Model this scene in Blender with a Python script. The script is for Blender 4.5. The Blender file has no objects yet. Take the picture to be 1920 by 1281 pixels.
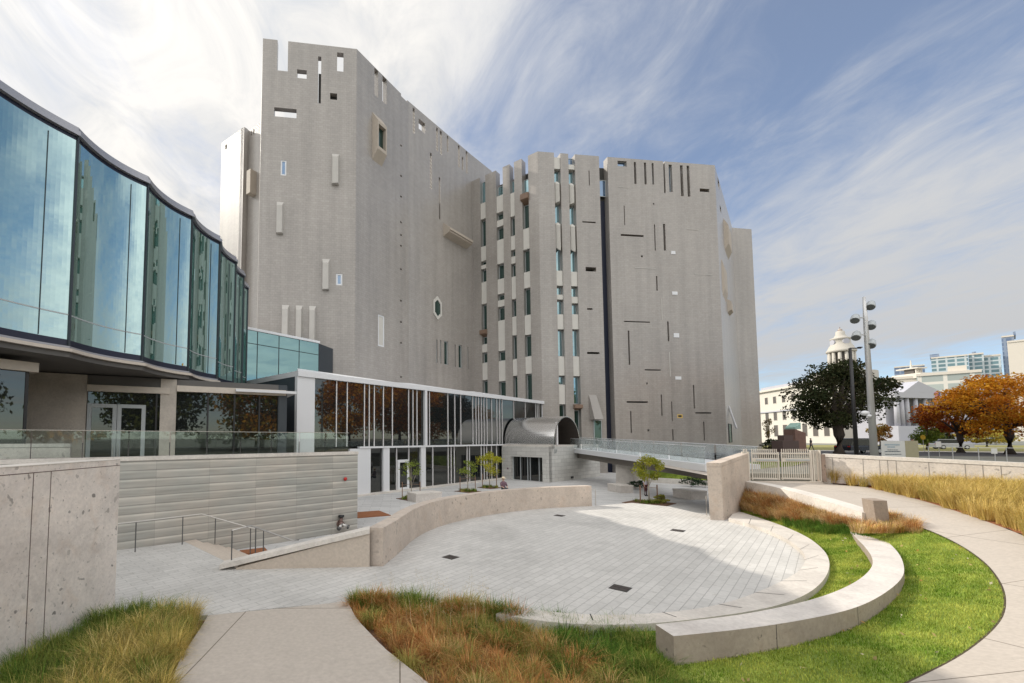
import bpy, math, random
import numpy as np
from mathutils import Vector
from mathutils.geometry import tessellate_polygon
R = math.radians
SC = bpy.context.scene
COL = SC.collection
RNG = random.Random(7)
# ------------------------------------------------------------------ camera model (eye above lower plaza z=0)
E = 4.2; F = 830.0; CX = 750.0; HZ = 822.0
TILT = math.atan(F / 13700.0); CT, ST = math.cos(TILT), math.sin(TILT)
CY = HZ - F * math.tan(TILT)
def ray(px, py):
    x = (px - CX) / F; y = (CY - py) / F
    return (x, CT - ST * y, ST + CT * y)
def at(px, py, Y):
    d = ray(px, py); t = Y / d[1]
    return Vector((d[0] * t, Y, E + d[2] * t))
def gz(px, py, z):
    d = ray(px, py); t = (z - E) / d[2]
    return Vector((d[0] * t, d[1] * t, z))
def zat(px, py, Y): return at(px, py, Y).z

# ------------------------------------------------------------------ helpers
def tag(o, label=None, cat=None, group=None, kind=None):
    if label: o['label'] = label
    if cat: o['category'] = cat
    if group: o['group'] = group
    if kind: o['kind'] = kind
    return o
def wloc(o):
    v = Vector((0, 0, 0))
    while o is not None:
        v += o.location; o = o.parent
    return v
def empty(name, loc, label, cat, group=None):
    o = bpy.data.objects.new(name, None); COL.objects.link(o); o.location = loc
    o.empty_display_size = .2
    return tag(o, label, cat, group)
class MB:
    def __init__(s): s.v = []; s.f = []; s.m = []; s.cur = 0
    def vid(s, p): s.v.append(tuple(p)); return len(s.v) - 1
    def face(s, pts):
        s.f.append([s.vid(p) for p in pts]); s.m.append(s.cur)
    def poly(s, pts, flip=False):
        pts = [Vector(p) for p in pts]
        b = len(s.v); s.v += [tuple(p) for p in pts]
        for t in tessellate_polygon([pts]):
            t = list(t)
            a, c, d = pts[t[0]], pts[t[1]], pts[t[2]]
            n = (c - a).cross(d - a)
            if (n.z < 0) != flip: t.reverse()
            s.f.append([b + i for i in t]); s.m.append(s.cur)
    def box(s, o, ux, uy, uz):
        o, ux, uy, uz = Vector(o), Vector(ux), Vector(uy), Vector(uz)
        c = [o, o + ux, o + ux + uy, o + uy]; d = [p + uz for p in c]
        s.face(c[::-1]); s.face(d)
        for i in range(4):
            j = (i + 1) % 4; s.face([c[i], c[j], d[j], d[i]])
    def cbox(s, c, sx, sy, sz, ang=0):      # centred in x,y, from c.z up
        ca, sa = math.cos(ang), math.sin(ang)
        ux = Vector((ca, sa, 0)); uy = Vector((-sa, ca, 0)); c = Vector(c)
        s.box(c - ux * sx / 2 - uy * sy / 2, ux * sx, uy * sy, (0, 0, sz))
    def prism(s, pts, z0, z1, bottom=True):
        n = len(pts); z0f = z0 if callable(z0) else (lambda i: z0); z1f = z1 if callable(z1) else (lambda i: z1)
        lo = [Vector((p[0], p[1], z0f(i))) for i, p in enumerate(pts)]
        hi = [Vector((p[0], p[1], z1f(i))) for i, p in enumerate(pts)]
        s.poly(hi)
        if bottom: s.poly(lo, True)
        for i in range(n):
            j = (i + 1) % n; s.face([lo[i], lo[j], hi[j], hi[i]])
    def tube(s, pts, r, n=8, cap=True):
        pts = [Vector(p) for p in pts]; rr = r if isinstance(r, (list, tuple)) else [r] * len(pts)
        rings = []
        for i, p in enumerate(pts):
            a = pts[max(i - 1, 0)]; b = pts[min(i + 1, len(pts) - 1)]
            d = (b - a).normalized()
            u = d.cross(Vector((0, 0, 1)))
            if u.length < .05: u = d.cross(Vector((1, 0, 0)))
            u.normalize(); w = d.cross(u)
            rings.append([s.vid(p + (u * math.cos(2 * math.pi * k / n) + w * math.sin(2 * math.pi * k / n)) * rr[i]) for k in range(n)])
        for a, b in zip(rings, rings[1:]):
            for k in range(n):
                s.f.append([a[k], a[(k + 1) % n], b[(k + 1) % n], b[k]]); s.m.append(s.cur)
        if cap:
            s.f.append(rings[0][::-1]); s.m.append(s.cur); s.f.append(rings[-1]); s.m.append(s.cur)
    def lathe(s, c, prof, n=20):
        c = Vector(c); rings = []
        for (r, z) in prof:
            rings.append([s.vid(c + Vector((r * math.cos(2 * math.pi * k / n), r * math.sin(2 * math.pi * k / n), z))) for k in range(n)])
        for a, b in zip(rings, rings[1:]):
            for k in range(n):
                s.f.append([a[k], a[(k + 1) % n], b[(k + 1) % n], b[k]]); s.m.append(s.cur)
        s.f.append(rings[0][::-1]); s.m.append(s.cur); s.f.append(rings[-1]); s.m.append(s.cur)
    def ell(s, c, rx, ry, rz, n=10, m=7):
        c = Vector(c); rings = []
        for j in range(m + 1):
            ph = -math.pi / 2 + math.pi * (j * .98 + .01 * m) / m
            rings.append([s.vid(c + Vector((rx * math.cos(ph) * math.cos(2 * math.pi * k / n), ry * math.cos(ph) * math.sin(2 * math.pi * k / n), rz * math.sin(ph)))) for k in range(n)])
        for a, b in zip(rings, rings[1:]):
            for k in range(n):
                s.f.append([a[k], a[(k + 1) % n], b[(k + 1) % n], b[k]]); s.m.append(s.cur)
        s.f.append(rings[0][::-1]); s.m.append(s.cur); s.f.append(rings[-1]); s.m.append(s.cur)
    def strip(s, L1, L2):
        for i in range(len(L1) - 1): s.face([L1[i], L1[i + 1], L2[i + 1], L2[i]])
    def build(s, name, mats, parent=None, smooth=False, uvdir=None):
        if not isinstance(mats, (list, tuple)): mats = [mats]
        off = wloc(parent) if parent is not None else Vector((0, 0, 0))
        me = bpy.data.meshes.new(name)
        V = np.array(s.v, dtype=np.float64)
        Vl = V - np.array(off)
        me.from_pydata(Vl.tolist(), [], s.f)
        for mt in mats: me.materials.append(mt)
        me.polygons.foreach_set('material_index', s.m)
        uv = me.uv_layers.new(name='UVMap')
        dat = np.zeros((len(me.loops), 2))
        for p, f in zip(me.polygons, s.f):
            n = p.normal
            if abs(n.z) > .7:
                for li, vi in zip(p.loop_indices, f): dat[li] = (V[vi][0], V[vi][1])
            else:
                h = math.hypot(n.x, n.y); tx, ty = -n.y / h, n.x / h
                for li, vi in zip(p.loop_indices, f): dat[li] = (V[vi][0] * tx + V[vi][1] * ty, V[vi][2])
        uv.data.foreach_set('uv', dat.ravel())
        if smooth: me.polygons.foreach_set('use_smooth', [True] * len(me.polygons))
        me.update()
        o = bpy.data.objects.new(name, me); COL.objects.link(o)
        if parent is not None: o.parent = parent
        return o
def npmesh(name, V, Q, cols, mat, parent=None):
    """V (n,3), Q (m,4) faces, cols (n,3) per-vertex leaf/blade hue"""
    off = wloc(parent) if parent is not None else Vector((0, 0, 0))
    V = V - np.array(off)
    me = bpy.data.meshes.new(name)
    n, m = len(V), len(Q)
    me.vertices.add(n); me.vertices.foreach_set('co', V.astype(np.float32).ravel())
    me.loops.add(m * 4); me.loops.foreach_set('vertex_index', Q.astype(np.int32).ravel())
    me.polygons.add(m); me.polygons.foreach_set('loop_start', np.arange(0, m * 4, 4, dtype=np.int32))
    at_ = me.color_attributes.new('hue', 'FLOAT_COLOR', 'POINT')
    c4 = np.ones((n, 4), np.float32); c4[:, :3] = cols
    at_.data.foreach_set('color', c4.ravel())
    me.materials.append(mat); me.update(calc_edges=True)
    o = bpy.data.objects.new(name, me); COL.objects.link(o)
    if parent is not None: o.parent = parent
    return o

# ------------------------------------------------------------------ materials
def newmat(name):
    m = bpy.data.materials.new(name); m.use_nodes = True
    nt = m.node_tree; return m, nt, nt.nodes['Principled BSDF']
def N(nt, t, **k):
    n = nt.nodes.new(t)
    for a, b in k.items():
        if a.startswith('_'): n.inputs[a[1:]].default_value = b
        else: setattr(n, a, b)
    return n
def c4(c): return (c[0], c[1], c[2], 1)
def mixc(nt, fac, a, b, mode='MIX'):
    n = N(nt, 'ShaderNodeMix', data_type='RGBA', blend_type=mode)
    for s, v in ((0, fac), (6, a), (7, b)):
        if hasattr(v, 'links'): nt.links.new(v, n.inputs[s])
        else: n.inputs[s].default_value = v if s == 0 else c4(v)
    return n.outputs[2]
def ramp(nt, src, stops):
    n = N(nt, 'ShaderNodeValToRGB'); e = n.color_ramp.elements
    while len(e) < len(stops): e.new(.5)
    for k, (p, c) in zip(e, stops):
        k.position = p; k.color = c4(c) if not isinstance(c, (int, float)) else (c, c, c, 1)
    nt.links.new(src, n.inputs[0]); return n.outputs[0]
def noise(nt, scale, detail=4, vec=None, rough=.55, dist=0):
    n = N(nt, 'ShaderNodeTexNoise'); n.inputs['Scale'].default_value = scale
    n.inputs['Detail'].default_value = detail; n.inputs['Roughness'].default_value = rough; n.inputs['Distortion'].default_value = dist
    if vec is None:
        g = nt.nodes.get('GEO') or N(nt, 'ShaderNodeNewGeometry', name='GEO'); vec = g.outputs['Position']
    nt.links.new(vec, n.inputs['Vector']); return n.outputs['Fac']
def uvout(nt):
    n = nt.nodes.get('UVN') or N(nt, 'ShaderNodeUVMap', name='UVN', uv_map='UVMap'); return n.outputs[0]
def scaled(nt, vec, s, rot=0):
    n = N(nt, 'ShaderNodeMapping'); n.inputs['Scale'].default_value = s; n.inputs['Rotation'].default_value = (0, 0, rot)
    nt.links.new(vec, n.inputs['Vector']); return n.outputs[0]
def bump(nt, bs, h, strength=.3, dist=.02):
    n = N(nt, 'ShaderNodeBump'); n.inputs['Strength'].default_value = strength; n.inputs['Distance'].default_value = dist
    nt.links.new(h, n.inputs['Height']); nt.links.new(n.outputs[0], bs.inputs['Normal'])
def plain(name, c, rough=.6, metal=0, var=.12, scale=6, spec=.5):
    m, nt, b = newmat(name)
    f = noise(nt, scale, 5)
    out = mixc(nt, f, [x * (1 - var) for x in c], [min(1, x * (1 + var)) for x in c])
    nt.links.new(out, b.inputs['Base Color'])
    b.inputs['Roughness'].default_value = rough; b.inputs['Metallic'].default_value = metal
    b.inputs['Specular IOR Level'].default_value = spec
    return m
def brickn(nt, vec, w, h, mortar, c1, c2, cm, off=.5):
    n = N(nt, 'ShaderNodeTexBrick'); n.offset = off
    n.inputs['Scale'].default_value = 1; n.inputs['Brick Width'].default_value = w; n.inputs['Row Height'].default_value = h
    n.inputs['Mortar Size'].default_value = mortar; n.inputs['Mortar Smooth'].default_value = .3; n.inputs['Bias'].default_value = 0
    n.inputs['Color1'].default_value = c4(c1); n.inputs['Color2'].default_value = c4(c2); n.inputs['Mortar'].default_value = c4(cm)
    nt.links.new(vec, n.inputs['Vector']); return n
def mat_bricky(name, c, w, h, mortar, dv=.06, dm=.7, rough=.5, big=.12, off=.5, rot=0, bigscale=.25, spec=.5, streak=0, coat=0, fade=None):
    m, nt, b = newmat(name)
    uv = uvout(nt)
    vec = scaled(nt, uv, (1, 1, 1), rot) if rot else uv
    br = brickn(nt, vec, w, h, mortar, [x * (1 - dv) for x in c], [x * (1 + dv) for x in c], [x * dm for x in c], off)
    f = noise(nt, bigscale, 6)
    col = mixc(nt, 1, br.outputs[0], ramp(nt, f, [(.3, 1 - big), (.7, 1 + big)]), 'MULTIPLY')
    f2 = noise(nt, 9, 4)
    col = mixc(nt, 1, col, ramp(nt, f2, [(.3, .93), (.7, 1.06)]), 'MULTIPLY')
    if streak:
        f3 = noise(nt, 1, 5, scaled(nt, uv, (1.1, .05, 1)))
        col = mixc(nt, 1, col, ramp(nt, f3, [(.3, 1 - streak), (.62, 1.0)]), 'MULTIPLY')
    nt.links.new(col, b.inputs['Base Color'])
    b.inputs['Roughness'].default_value = rough; b.inputs['Specular IOR Level'].default_value = spec
    b.inputs['Coat Weight'].default_value = coat; b.inputs['Coat Roughness'].default_value = .22
    inv = N(nt, 'ShaderNodeMath', operation='SUBTRACT'); inv.inputs[0].default_value = 1; nt.links.new(br.outputs['Fac'], inv.inputs[1])
    bump(nt, b, inv.outputs[0], .35, .012)
    return m
def mat_concrete(name, c, pits=.5, rough=.75, var=.16, joints=None, rust=.12):
    m, nt, b = newmat(name)
    f = noise(nt, 1.3, 8, rough=.65); f2 = noise(nt, 14, 6)
    col = mixc(nt, f, [x * (1 - var) for x in c], [x * (1 + var) for x in c])
    col = mixc(nt, 1, col, ramp(nt, f2, [(.3, .9), (.7, 1.08)]), 'MULTIPLY')
    if rust:
        f4 = noise(nt, 2.2, 6, dist=.6)
        col = mixc(nt, ramp(nt, f4, [(.55, 0), (.75, rust * 3)]), col, (c[0] * .82, c[1] * .68, c[2] * .56))
    if pits:
        blot = noise(nt, .9, 9, rough=.7, dist=.4)
        col = mixc(nt, 1, col, ramp(nt, blot, [(.32, (.84, .83, .83)), (.5, (1, 1, 1)), (.68, (1.12, 1.11, 1.1))]), 'MULTIPLY')
        for sc, lo, hi, st in ((7, .66, .70, 1.0), (16, .67, .72, .8), (34, .66, .74, .5)):
            k = ramp(nt, noise(nt, sc, 2, rough=.4), [(lo, 0), (hi, min(1, pits * 1.6 * st))])
            msk = ramp(nt, noise(nt, sc * .13, 3), [(.42, .15), (.62, 1)])
            kk = N(nt, 'ShaderNodeMath', operation='MULTIPLY'); nt.links.new(k, kk.inputs[0]); nt.links.new(msk, kk.inputs[1])
            col = mixc(nt, kk.outputs[0], col, [x * .34 for x in c])
    if joints:
        br = brickn(nt, uvout(nt), joints[0], joints[1], .012, (1, 1, 1), (1, 1, 1), (.35, .33, .3), 0)
        col = mixc(nt, 1, col, br.outputs[0], 'MULTIPLY')
    nt.links.new(col, b.inputs['Base Color']); b.inputs['Roughness'].default_value = rough
    bump(nt, b, f2, .25, .02)
    return m
def mat_hue(name, rough=.75, trans=.25, spec=.06):
    m, nt, b = newmat(name)
    a = N(nt, 'ShaderNodeVertexColor', layer_name='hue')
    nt.links.new(a.outputs[0], b.inputs['Base Color']); b.inputs['Roughness'].default_value = rough
    b.inputs['Specular IOR Level'].default_value = spec
    if trans:
        t = N(nt, 'ShaderNodeBsdfTranslucent'); nt.links.new(a.outputs[0], t.inputs[0])
        mx = N(nt, 'ShaderNodeMixShader'); mx.inputs[0].default_value = trans
        nt.links.new(b.outputs[0], mx.inputs[1]); nt.links.new(t.outputs[0], mx.inputs[2])
        nt.links.new(mx.outputs[0], nt.nodes['Material Output'].inputs[0])
    return m
def mat_mirrorglass(name, body, refl, ior=2.2, rough=.015, base=.15, wob=0, tr=0):
    """coated glass: dark body + fresnel mirror"""
    m, nt, b = newmat(name)
    b.inputs['Base Color'].default_value = c4(body); b.inputs['Roughness'].default_value = .3; b.inputs['Specular IOR Level'].default_value = .1
    g = N(nt, 'ShaderNodeBsdfGlossy'); g.inputs['Color'].default_value = c4(refl); g.inputs['Roughness'].default_value = rough
    fr = N(nt, 'ShaderNodeFresnel'); fr.inputs[0].default_value = ior
    mp = N(nt, 'ShaderNodeMapRange'); mp.inputs['To Min'].default_value = base; nt.links.new(fr.outputs[0], mp.inputs[0])
    body_out = b.outputs[0]
    if tr:
        t = N(nt, 'ShaderNodeBsdfTransparent'); t.inputs[0].default_value = (.55, .8, .74, 1)
        m2 = N(nt, 'ShaderNodeMixShader'); m2.inputs[0].default_value = tr
        nt.links.new(b.outputs[0], m2.inputs[1]); nt.links.new(t.outputs[0], m2.inputs[2]); body_out = m2.outputs[0]
    mx = N(nt, 'ShaderNodeMixShader'); nt.links.new(mp.outputs[0], mx.inputs[0])
    nt.links.new(body_out, mx.inputs[1]); nt.links.new(g.outputs[0], mx.inputs[2])
    nt.links.new(mx.outputs[0], nt.nodes['Material Output'].inputs[0])
    if wob:
        bn = N(nt, 'ShaderNodeBump'); bn.inputs['Strength'].default_value = wob; bn.inputs['Distance'].default_value = .05
        nt.links.new(noise(nt, .5, 2), bn.inputs['Height']); nt.links.new(bn.outputs[0], g.inputs['Normal'])
    return m
def mat_clearglass(name, tint=(.93, .97, .96), refl=.04):
    m, nt, b = newmat(name)
    t = N(nt, 'ShaderNodeBsdfTransparent'); t.inputs[0].default_value = c4(tint)
    g = N(nt, 'ShaderNodeBsdfGlossy'); g.inputs['Roughness'].default_value = .02; g.inputs['Color'].default_value = (.6, .68, .66, 1)
    fr = N(nt, 'ShaderNodeFresnel'); fr.inputs[0].default_value = 1.5
    mp = N(nt, 'ShaderNodeMapRange'); mp.inputs['To Min'].default_value = refl; nt.links.new(fr.outputs[0], mp.inputs[0])
    mx = N(nt, 'ShaderNodeMixShader'); nt.links.new(mp.outputs[0], mx.inputs[0])
    nt.links.new(t.outputs[0], mx.inputs[1]); nt.links.new(g.outputs[0], mx.inputs[2])
    nt.links.new(mx.outputs[0], nt.nodes['Material Output'].inputs[0]); return m

M = {}
M['tile'] = mat_bricky('glass_tile_cladding', (.345, .317, .291), .46, .23, .014, .055, .82, rough=.36, big=.08, bigscale=.16, spec=.5, streak=.17, coat=.5)
M['tile_panel'] = plain('pale_cast_panel', (.56, .54, .50), .6, var=.08, scale=1.5)
M['cast_fin'] = plain('cast_stone_fin', (.47, .45, .42), .7, var=.1, scale=2)
M['bay_tan'] = plain('tan_bay_concrete', (.43, .375, .315), .7, var=.14, scale=2)
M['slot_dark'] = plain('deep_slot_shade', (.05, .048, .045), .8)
M['brown'] = plain('brown_metal', (.20, .13, .09), .5)
M['win_green'] = mat_mirrorglass('window_glass', (.012, .03, .025), (.62, .85, .8), 1.55, base=.04)
M['win_sky'] = mat_mirrorglass('window_glass_coated', (.03, .09, .10), (.62, .86, .92), 1.9, base=.30)
M['win_blue'] = mat_mirrorglass('window_glass_blue', (.02, .05, .10), (.55, .72, .95), 1.9, base=.22)
M['frame_grey'] = plain('grey_window_frame', (.42, .45, .46), .4)
M['drum_glass'] = mat_mirrorglass('scalloped_glass', (.014, .085, .05), (.68, .90, .93), 2.0, base=.46, rough=.01, tr=.0)
M['dark_glass'] = mat_mirrorglass('dark_glass', (.006, .008, .009), (.62, .62, .58), 1.45, base=.10, wob=.0)
M['teal_glass'] = mat_mirrorglass('teal_glass', (.015, .06, .06), (.33, .52, .54), 2.0, base=.42, wob=.05)
M['clear'] = mat_clearglass('balustrade_glass')
m, nt, b = newmat('painted_sheen_bridge_glass')
b.inputs['Base Color'].default_value = (.60, .62, .63, 1); b.inputs['Roughness'].default_value = .3
t_ = N(nt, 'ShaderNodeBsdfTransparent'); t_.inputs[0].default_value = (.90, .94, .94, 1)
mx_ = N(nt, 'ShaderNodeMixShader'); nt.links.new(ramp(nt, noise(nt, .9, 3), [(.3, .14), (.7, .40)]), mx_.inputs[0]); nt.links.new(t_.outputs[0], mx_.inputs[1]); nt.links.new(b.outputs[0], mx_.inputs[2])  # pale patches painted in for sky and buildings reflected on the panes
nt.links.new(mx_.outputs[0], nt.nodes['Material Output'].inputs[0]); M['bridge_glass'] = m
M['dark_metal'] = plain('dark_panel_metal', (.045, .055, .065), .45, .2, .08, 1)
M['navy_metal'] = plain('navy_spandrel', (.02, .024, .045), .35, .3)
M['white_metal'] = plain('white_panel_metal', (.70, .71, .73), .4, .0, .04, .6)
M['fin_metal'] = plain('pale_mullion_metal', (.78, .76, .76), .4, .0, .05)
M['roof_metal'] = plain('grey_roof_metal', (.36, .36, .39), .4, .4, .08)
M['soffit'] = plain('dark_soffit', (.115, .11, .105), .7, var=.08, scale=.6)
M['ledge_beige'] = plain('beige_ledge', (.58, .52, .45), .6)
M['steel'] = plain('brushed_steel', (.72, .71, .70), .22, .95, .03, 3)
M['steel_rail'] = plain('steel_rail', (.55, .53, .5), .35, .8, .05)
M['rail_dark'] = plain('dark_rail_post', (.12, .12, .12), .5, .5)
M['conc_warm'] = mat_concrete('warm_cast_concrete', (.53, .455, .39), .42)
M['conc_front'] = mat_concrete('pitted_concrete', (.74, .675, .62), .6, joints=None)
M['conc_cap'] = mat_concrete('pale_coping', (.64, .60, .55), .1, rust=0)
M['conc_path'] = mat_concrete('path_concrete', (.455, .405, .352), .0, var=.08, rust=0, joints=(3.2, 3.2))
M['conc_right'] = mat_concrete('pale_parapet_concrete', (.60, .56, .51), .3, joints=(2.4, 9))
M['bench_stone'] = mat_concrete('bench_granite', (.60, .56, .52), .12, rust=0)
M['bench_side'] = mat_concrete('rough_shaded_bench_side', (.37, .31, .255), .5, rust=.1)  # rough stained side stone, its tone also darkened to stand for shade
M['plaster'] = mat_concrete('smooth_tan_render', (.52, .45, .38), .0, var=.05, rust=0)
M['stone_block'] = mat_bricky('coursed_limestone', (.56, .55, .52), 1.1, .36, .02, .10, .72, rough=.7, big=.08)
M['paver_a'] = mat_bricky('grey_pavers', (.52, .515, .505), 1.2, .42, .011, .09, .55, rough=.75, big=.08, bigscale=.5)
M['paver_b'] = mat_bricky('plaza_paving', (.56, .565, .565), 3.0, 1.5, .008, .05, .72, rough=.75, big=.10, bigscale=.4)
M['white_stone'] = plain('white_stone', (.62, .585, .52), .7, var=.06, scale=.4)
M['old_stone'] = plain('old_tower_stone', (.47, .44, .39), .7, var=.08, scale=.5)
M['blue_stone'] = plain('grey_marble', (.42, .42, .465), .7, var=.06, scale=.4)
M['city_window'] = plain('city_window', (.10, .085, .075), .4)
M['asphalt'] = plain('asphalt', (.055, .055, .06), .9, var=.2, scale=3)
M['soil'] = plain('bark_mulch', (.14, .075, .045), .95, var=.5, scale=16)
M['mulch_red'] = plain('red_mulch', (.26, .10, .04), .95, var=.4, scale=14)
M['wood_trunk'] = plain('tree_bark', (.07, .055, .045), .9, var=.35, scale=12)
M['young_bark'] = plain('young_bark', (.38, .33, .26), .8, var=.2, scale=10)
M['stake'] = plain('timber_stake', (.24, .14, .09), .8)
M['leafmat'] = mat_hue('foliage', .55, .3)
M['grassmat'] = mat_hue('grass_blades', .7, .14)
M['gate_paint'] = plain('cream_gate_paint', (.62, .57, .50), .45, 0, .05)
M['galv'] = plain('galvanised_steel', (.60, .60, .60), .4, .5, .06)
M['lens'] = plain('lamp_lens', (.10, .11, .11), .3)
M['black'] = plain('black_paint', (.018, .018, .02), .45)
M['drain'] = plain('cast_iron_drain', (.05, .04, .035), .7)
M['red'] = plain('red_enamel', (.45, .02, .015), .35)
M['brass'] = plain('weathered_brass', (.20, .13, .11), .5, .4)
M['white_sign'] = plain('white_sign_face', (.78, .78, .75), .5, var=.03)
M['ink'] = plain('sign_lettering', (.12, .15, .17), .6)
M['ink_pale'] = plain('sign_lettering_pale', (.42, .52, .58), .6)
M['sign_side'] = plain('tan_sign_side', (.36, .33, .22), .7)
M['car_paint'] = plain('dark_car_paint', (.02, .022, .035), .25, .3, .05)
M['car_silver'] = plain('silver_car_paint', (.5, .5, .52), .3, .4, .05)
M['tyre'] = plain('tyre_rubber', (.02, .02, .02), .8)
M['skin'] = plain('skin', (.55, .36, .27), .5, var=.05)
M['hair'] = plain('dark_hair', (.03, .02, .015), .6)
M['straw'] = plain('straw_hat', (.68, .58, .42), .8)
M['cloth_plum'] = plain('plum_cloth', (.17, .10, .13), .8)
M['cloth_white'] = plain('white_cloth', (.72, .68, .74), .8)
M['cloth_maroon'] = plain('maroon_cloth', (.10, .03, .03), .8)
M['cloth_dark'] = plain('dark_cloth', (.03, .035, .05), .8)
M['flag_red'] = plain('flag_red_white', (.55, .25, .28), .8)
M['flag_blue'] = plain('flag_blue', (.06, .08, .25), .8)
M['pink_stone'] = mat_bricky('pink_granite', (.25, .15, .12), 1.2, .6, .02, .08)
M['verdigris'] = plain('verdigris', (.40, .62, .55), .6)
M['green_sign'] = plain('yellow_sign', (.75, .5, .02), .5)

def mat_banded():
    m, nt, b = newmat('banded_travertine')
    uv = uvout(nt)
    sep = N(nt, 'ShaderNodeSeparateXYZ'); nt.links.new(uv, sep.inputs[0])
    # courses, each a slanted batten: lighter lip at its top
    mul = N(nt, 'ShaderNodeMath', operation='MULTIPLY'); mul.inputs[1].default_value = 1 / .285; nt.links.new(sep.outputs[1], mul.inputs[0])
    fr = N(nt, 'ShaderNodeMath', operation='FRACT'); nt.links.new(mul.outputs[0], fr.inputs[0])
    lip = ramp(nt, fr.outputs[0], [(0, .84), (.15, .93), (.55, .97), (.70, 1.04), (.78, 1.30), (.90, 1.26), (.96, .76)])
    br = brickn(nt, uv, 1.75, .285, .004, (.37, .36, .335), (.48, .455, .42), (.24, .23, .22), 0)
    fl = noise(nt, 1, 4, scaled(nt, uv, (.7, 9, 1)))
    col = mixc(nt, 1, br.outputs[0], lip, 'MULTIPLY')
    col = mixc(nt, 1, col, ramp(nt, fl, [(.3, .86), (.7, 1.14)]), 'MULTIPLY')
    col = mixc(nt, 1, col, ramp(nt, noise(nt, .7, 4), [(.35, (.93, .96, .95)), (.65, (1.08, 1.04, .99))]), 'MULTIPLY')
    nt.links.new(col, b.inputs['Base Color']); b.inputs['Roughness'].default_value = .7
    bump(nt, b, fr.outputs[0], .5, .03)
    return m
M['banded'] = mat_banded()
def mat_lawn():
    m, nt, b = newmat('lawn_turf')
    f = noise(nt, 1.1, 6); f2 = noise(nt, 40, 3); f3 = noise(nt, 5, 4)
    col = ramp(nt, f, [(.3, (.12, .19, .02)), (.55, (.22, .29, .035)), (.75, (.32, .36, .07))])
    col = mixc(nt, 1, col, ramp(nt, f2, [(.3, .6), (.7, 1.4)]), 'MULTIPLY')
    col = mixc(nt, 1, col, ramp(nt, f3, [(.3, .8), (.7, 1.2)]), 'MULTIPLY')
    nt.links.new(col, b.inputs['Base Color']); b.inputs['Roughness'].default_value = .8
    bump(nt, b, f2, .6, .04); return m
M['lawn'] = mat_lawn()
def mat_floors(name, wall, glass, fh, bw, gr=.6, rough=.35):
    """storeys of a far tower: rows of windows between floor bands"""
    m, nt, b = newmat(name)
    br = brickn(nt, uvout(nt), bw, fh, fh * (1 - gr) * .5, [x * .9 for x in glass], [x * 1.15 for x in glass], wall, 0)
    nt.links.new(br.outputs[0], b.inputs['Base Color']); b.inputs['Roughness'].default_value = rough; return m
M['far_glass'] = mat_floors('far_glass_tower', (.50, .55, .57), (.13, .22, .25), 3.4, 5.0, .62)
M['far_office'] = mat_floors('far_office_grid', (.66, .63, .57), (.36, .40, .38), 4.2, 7.5, .66)
M['far_blue'] = mat_floors('far_blue_tower', (.22, .27, .36), (.12, .17, .27), 3.6, 4.0, .6)
M['far_pale'] = plain('far_pale_tower', (.62, .57, .50), .6, var=.04, scale=.1)

# ------------------------------------------------------------------ wall planes
class Plane:
    def __init__(s, A, B):
        s.A = Vector((A[0], A[1], 0)); s.B = Vector((B[0], B[1], 0))
        s.u = (s.B - s.A); s.L = s.u.length; s.u.normalize()
        s.n = Vector((s.u.y, -s.u.x, 0))
    def sz(s, px, py, d=0):
        r = Vector(ray(px, py)); O = Vector((0, 0, E)); A = s.A + s.n * d
        t = (A - O).dot(s.n) / r.dot(s.n)
        p = O + r * t
        return (p - A).dot(s.u), p.z
    def P(s, a, z, d=0):
        p = s.A + s.u * a + s.n * d; return Vector((p.x, p.y, z))
    def rect(s, px0, py0, px1, py1, d=0):
        my = (py0 + py1) / 2; mx = (px0 + px1) / 2
        return (s.sz(px0, my, d)[0], s.sz(mx, py1, d)[1], s.sz(px1, my, d)[0], s.sz(mx, py0, d)[1])
    def box(s, mb, r, d0, d1):
        a0, z0, a1, z1 = r
        mb.box(s.P(a0, z0, d0), s.u * (a1 - a0), s.n * (d1 - d0), (0, 0, z1 - z0))
    def wall(s, mb, z0, z1, holes=(), th=.5, a0=0, a1=None, d=0):
        a1 = s.L if a1 is None else a1
        hs = []
        for h in holes:
            g = (max(a0, h[0]), max(z0, h[1]), min(a1, h[2]), min(z1, h[3]))
            if g[2] - g[0] > .01 and g[3] - g[1] > .01: hs.append(g)
        def uniq(v):
            v = sorted(v); o = [v[0]]
            for x in v[1:]:
                if x - o[-1] > 1e-4: o.append(x)
            return o
        xs = uniq([a0, a1] + [h[0] for h in hs] + [h[2] for h in hs]); zs = uniq([z0, z1] + [h[1] for h in hs] + [h[3] for h in hs])
        def solid(i, j):
            if not (0 <= i < len(xs) - 1 and 0 <= j < len(zs) - 1): return False
            cx, cz = (xs[i] + xs[i + 1]) / 2, (zs[j] + zs[j + 1]) / 2
            return not any(h[0] < cx < h[2] and h[1] < cz < h[3] for h in hs)
        for i in range(len(xs) - 1):
            for j in range(len(zs) - 1):
                if not solid(i, j): continue
                x0, x1, y0, y1 = xs[i], xs[i + 1], zs[j], zs[j + 1]
                f = [s.P(x0, y0, d), s.P(x1, y0, d), s.P(x1, y1, d), s.P(x0, y1, d)]
                k = [s.P(x0, y0, d - th), s.P(x1, y0, d - th), s.P(x1, y1, d - th), s.P(x0, y1, d - th)]
                mb.face(f); mb.face(k[::-1])
                if not solid(i - 1, j): mb.face([k[0], f[0], f[3], k[3]])
                if not solid(i + 1, j): mb.face([f[1], k[1], k[2], f[2]])
                if not solid(i, j - 1): mb.face([k[0], k[1], f[1], f[0]])
                if not solid(i, j + 1): mb.face([f[3], f[2], k[2], k[3]])
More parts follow.
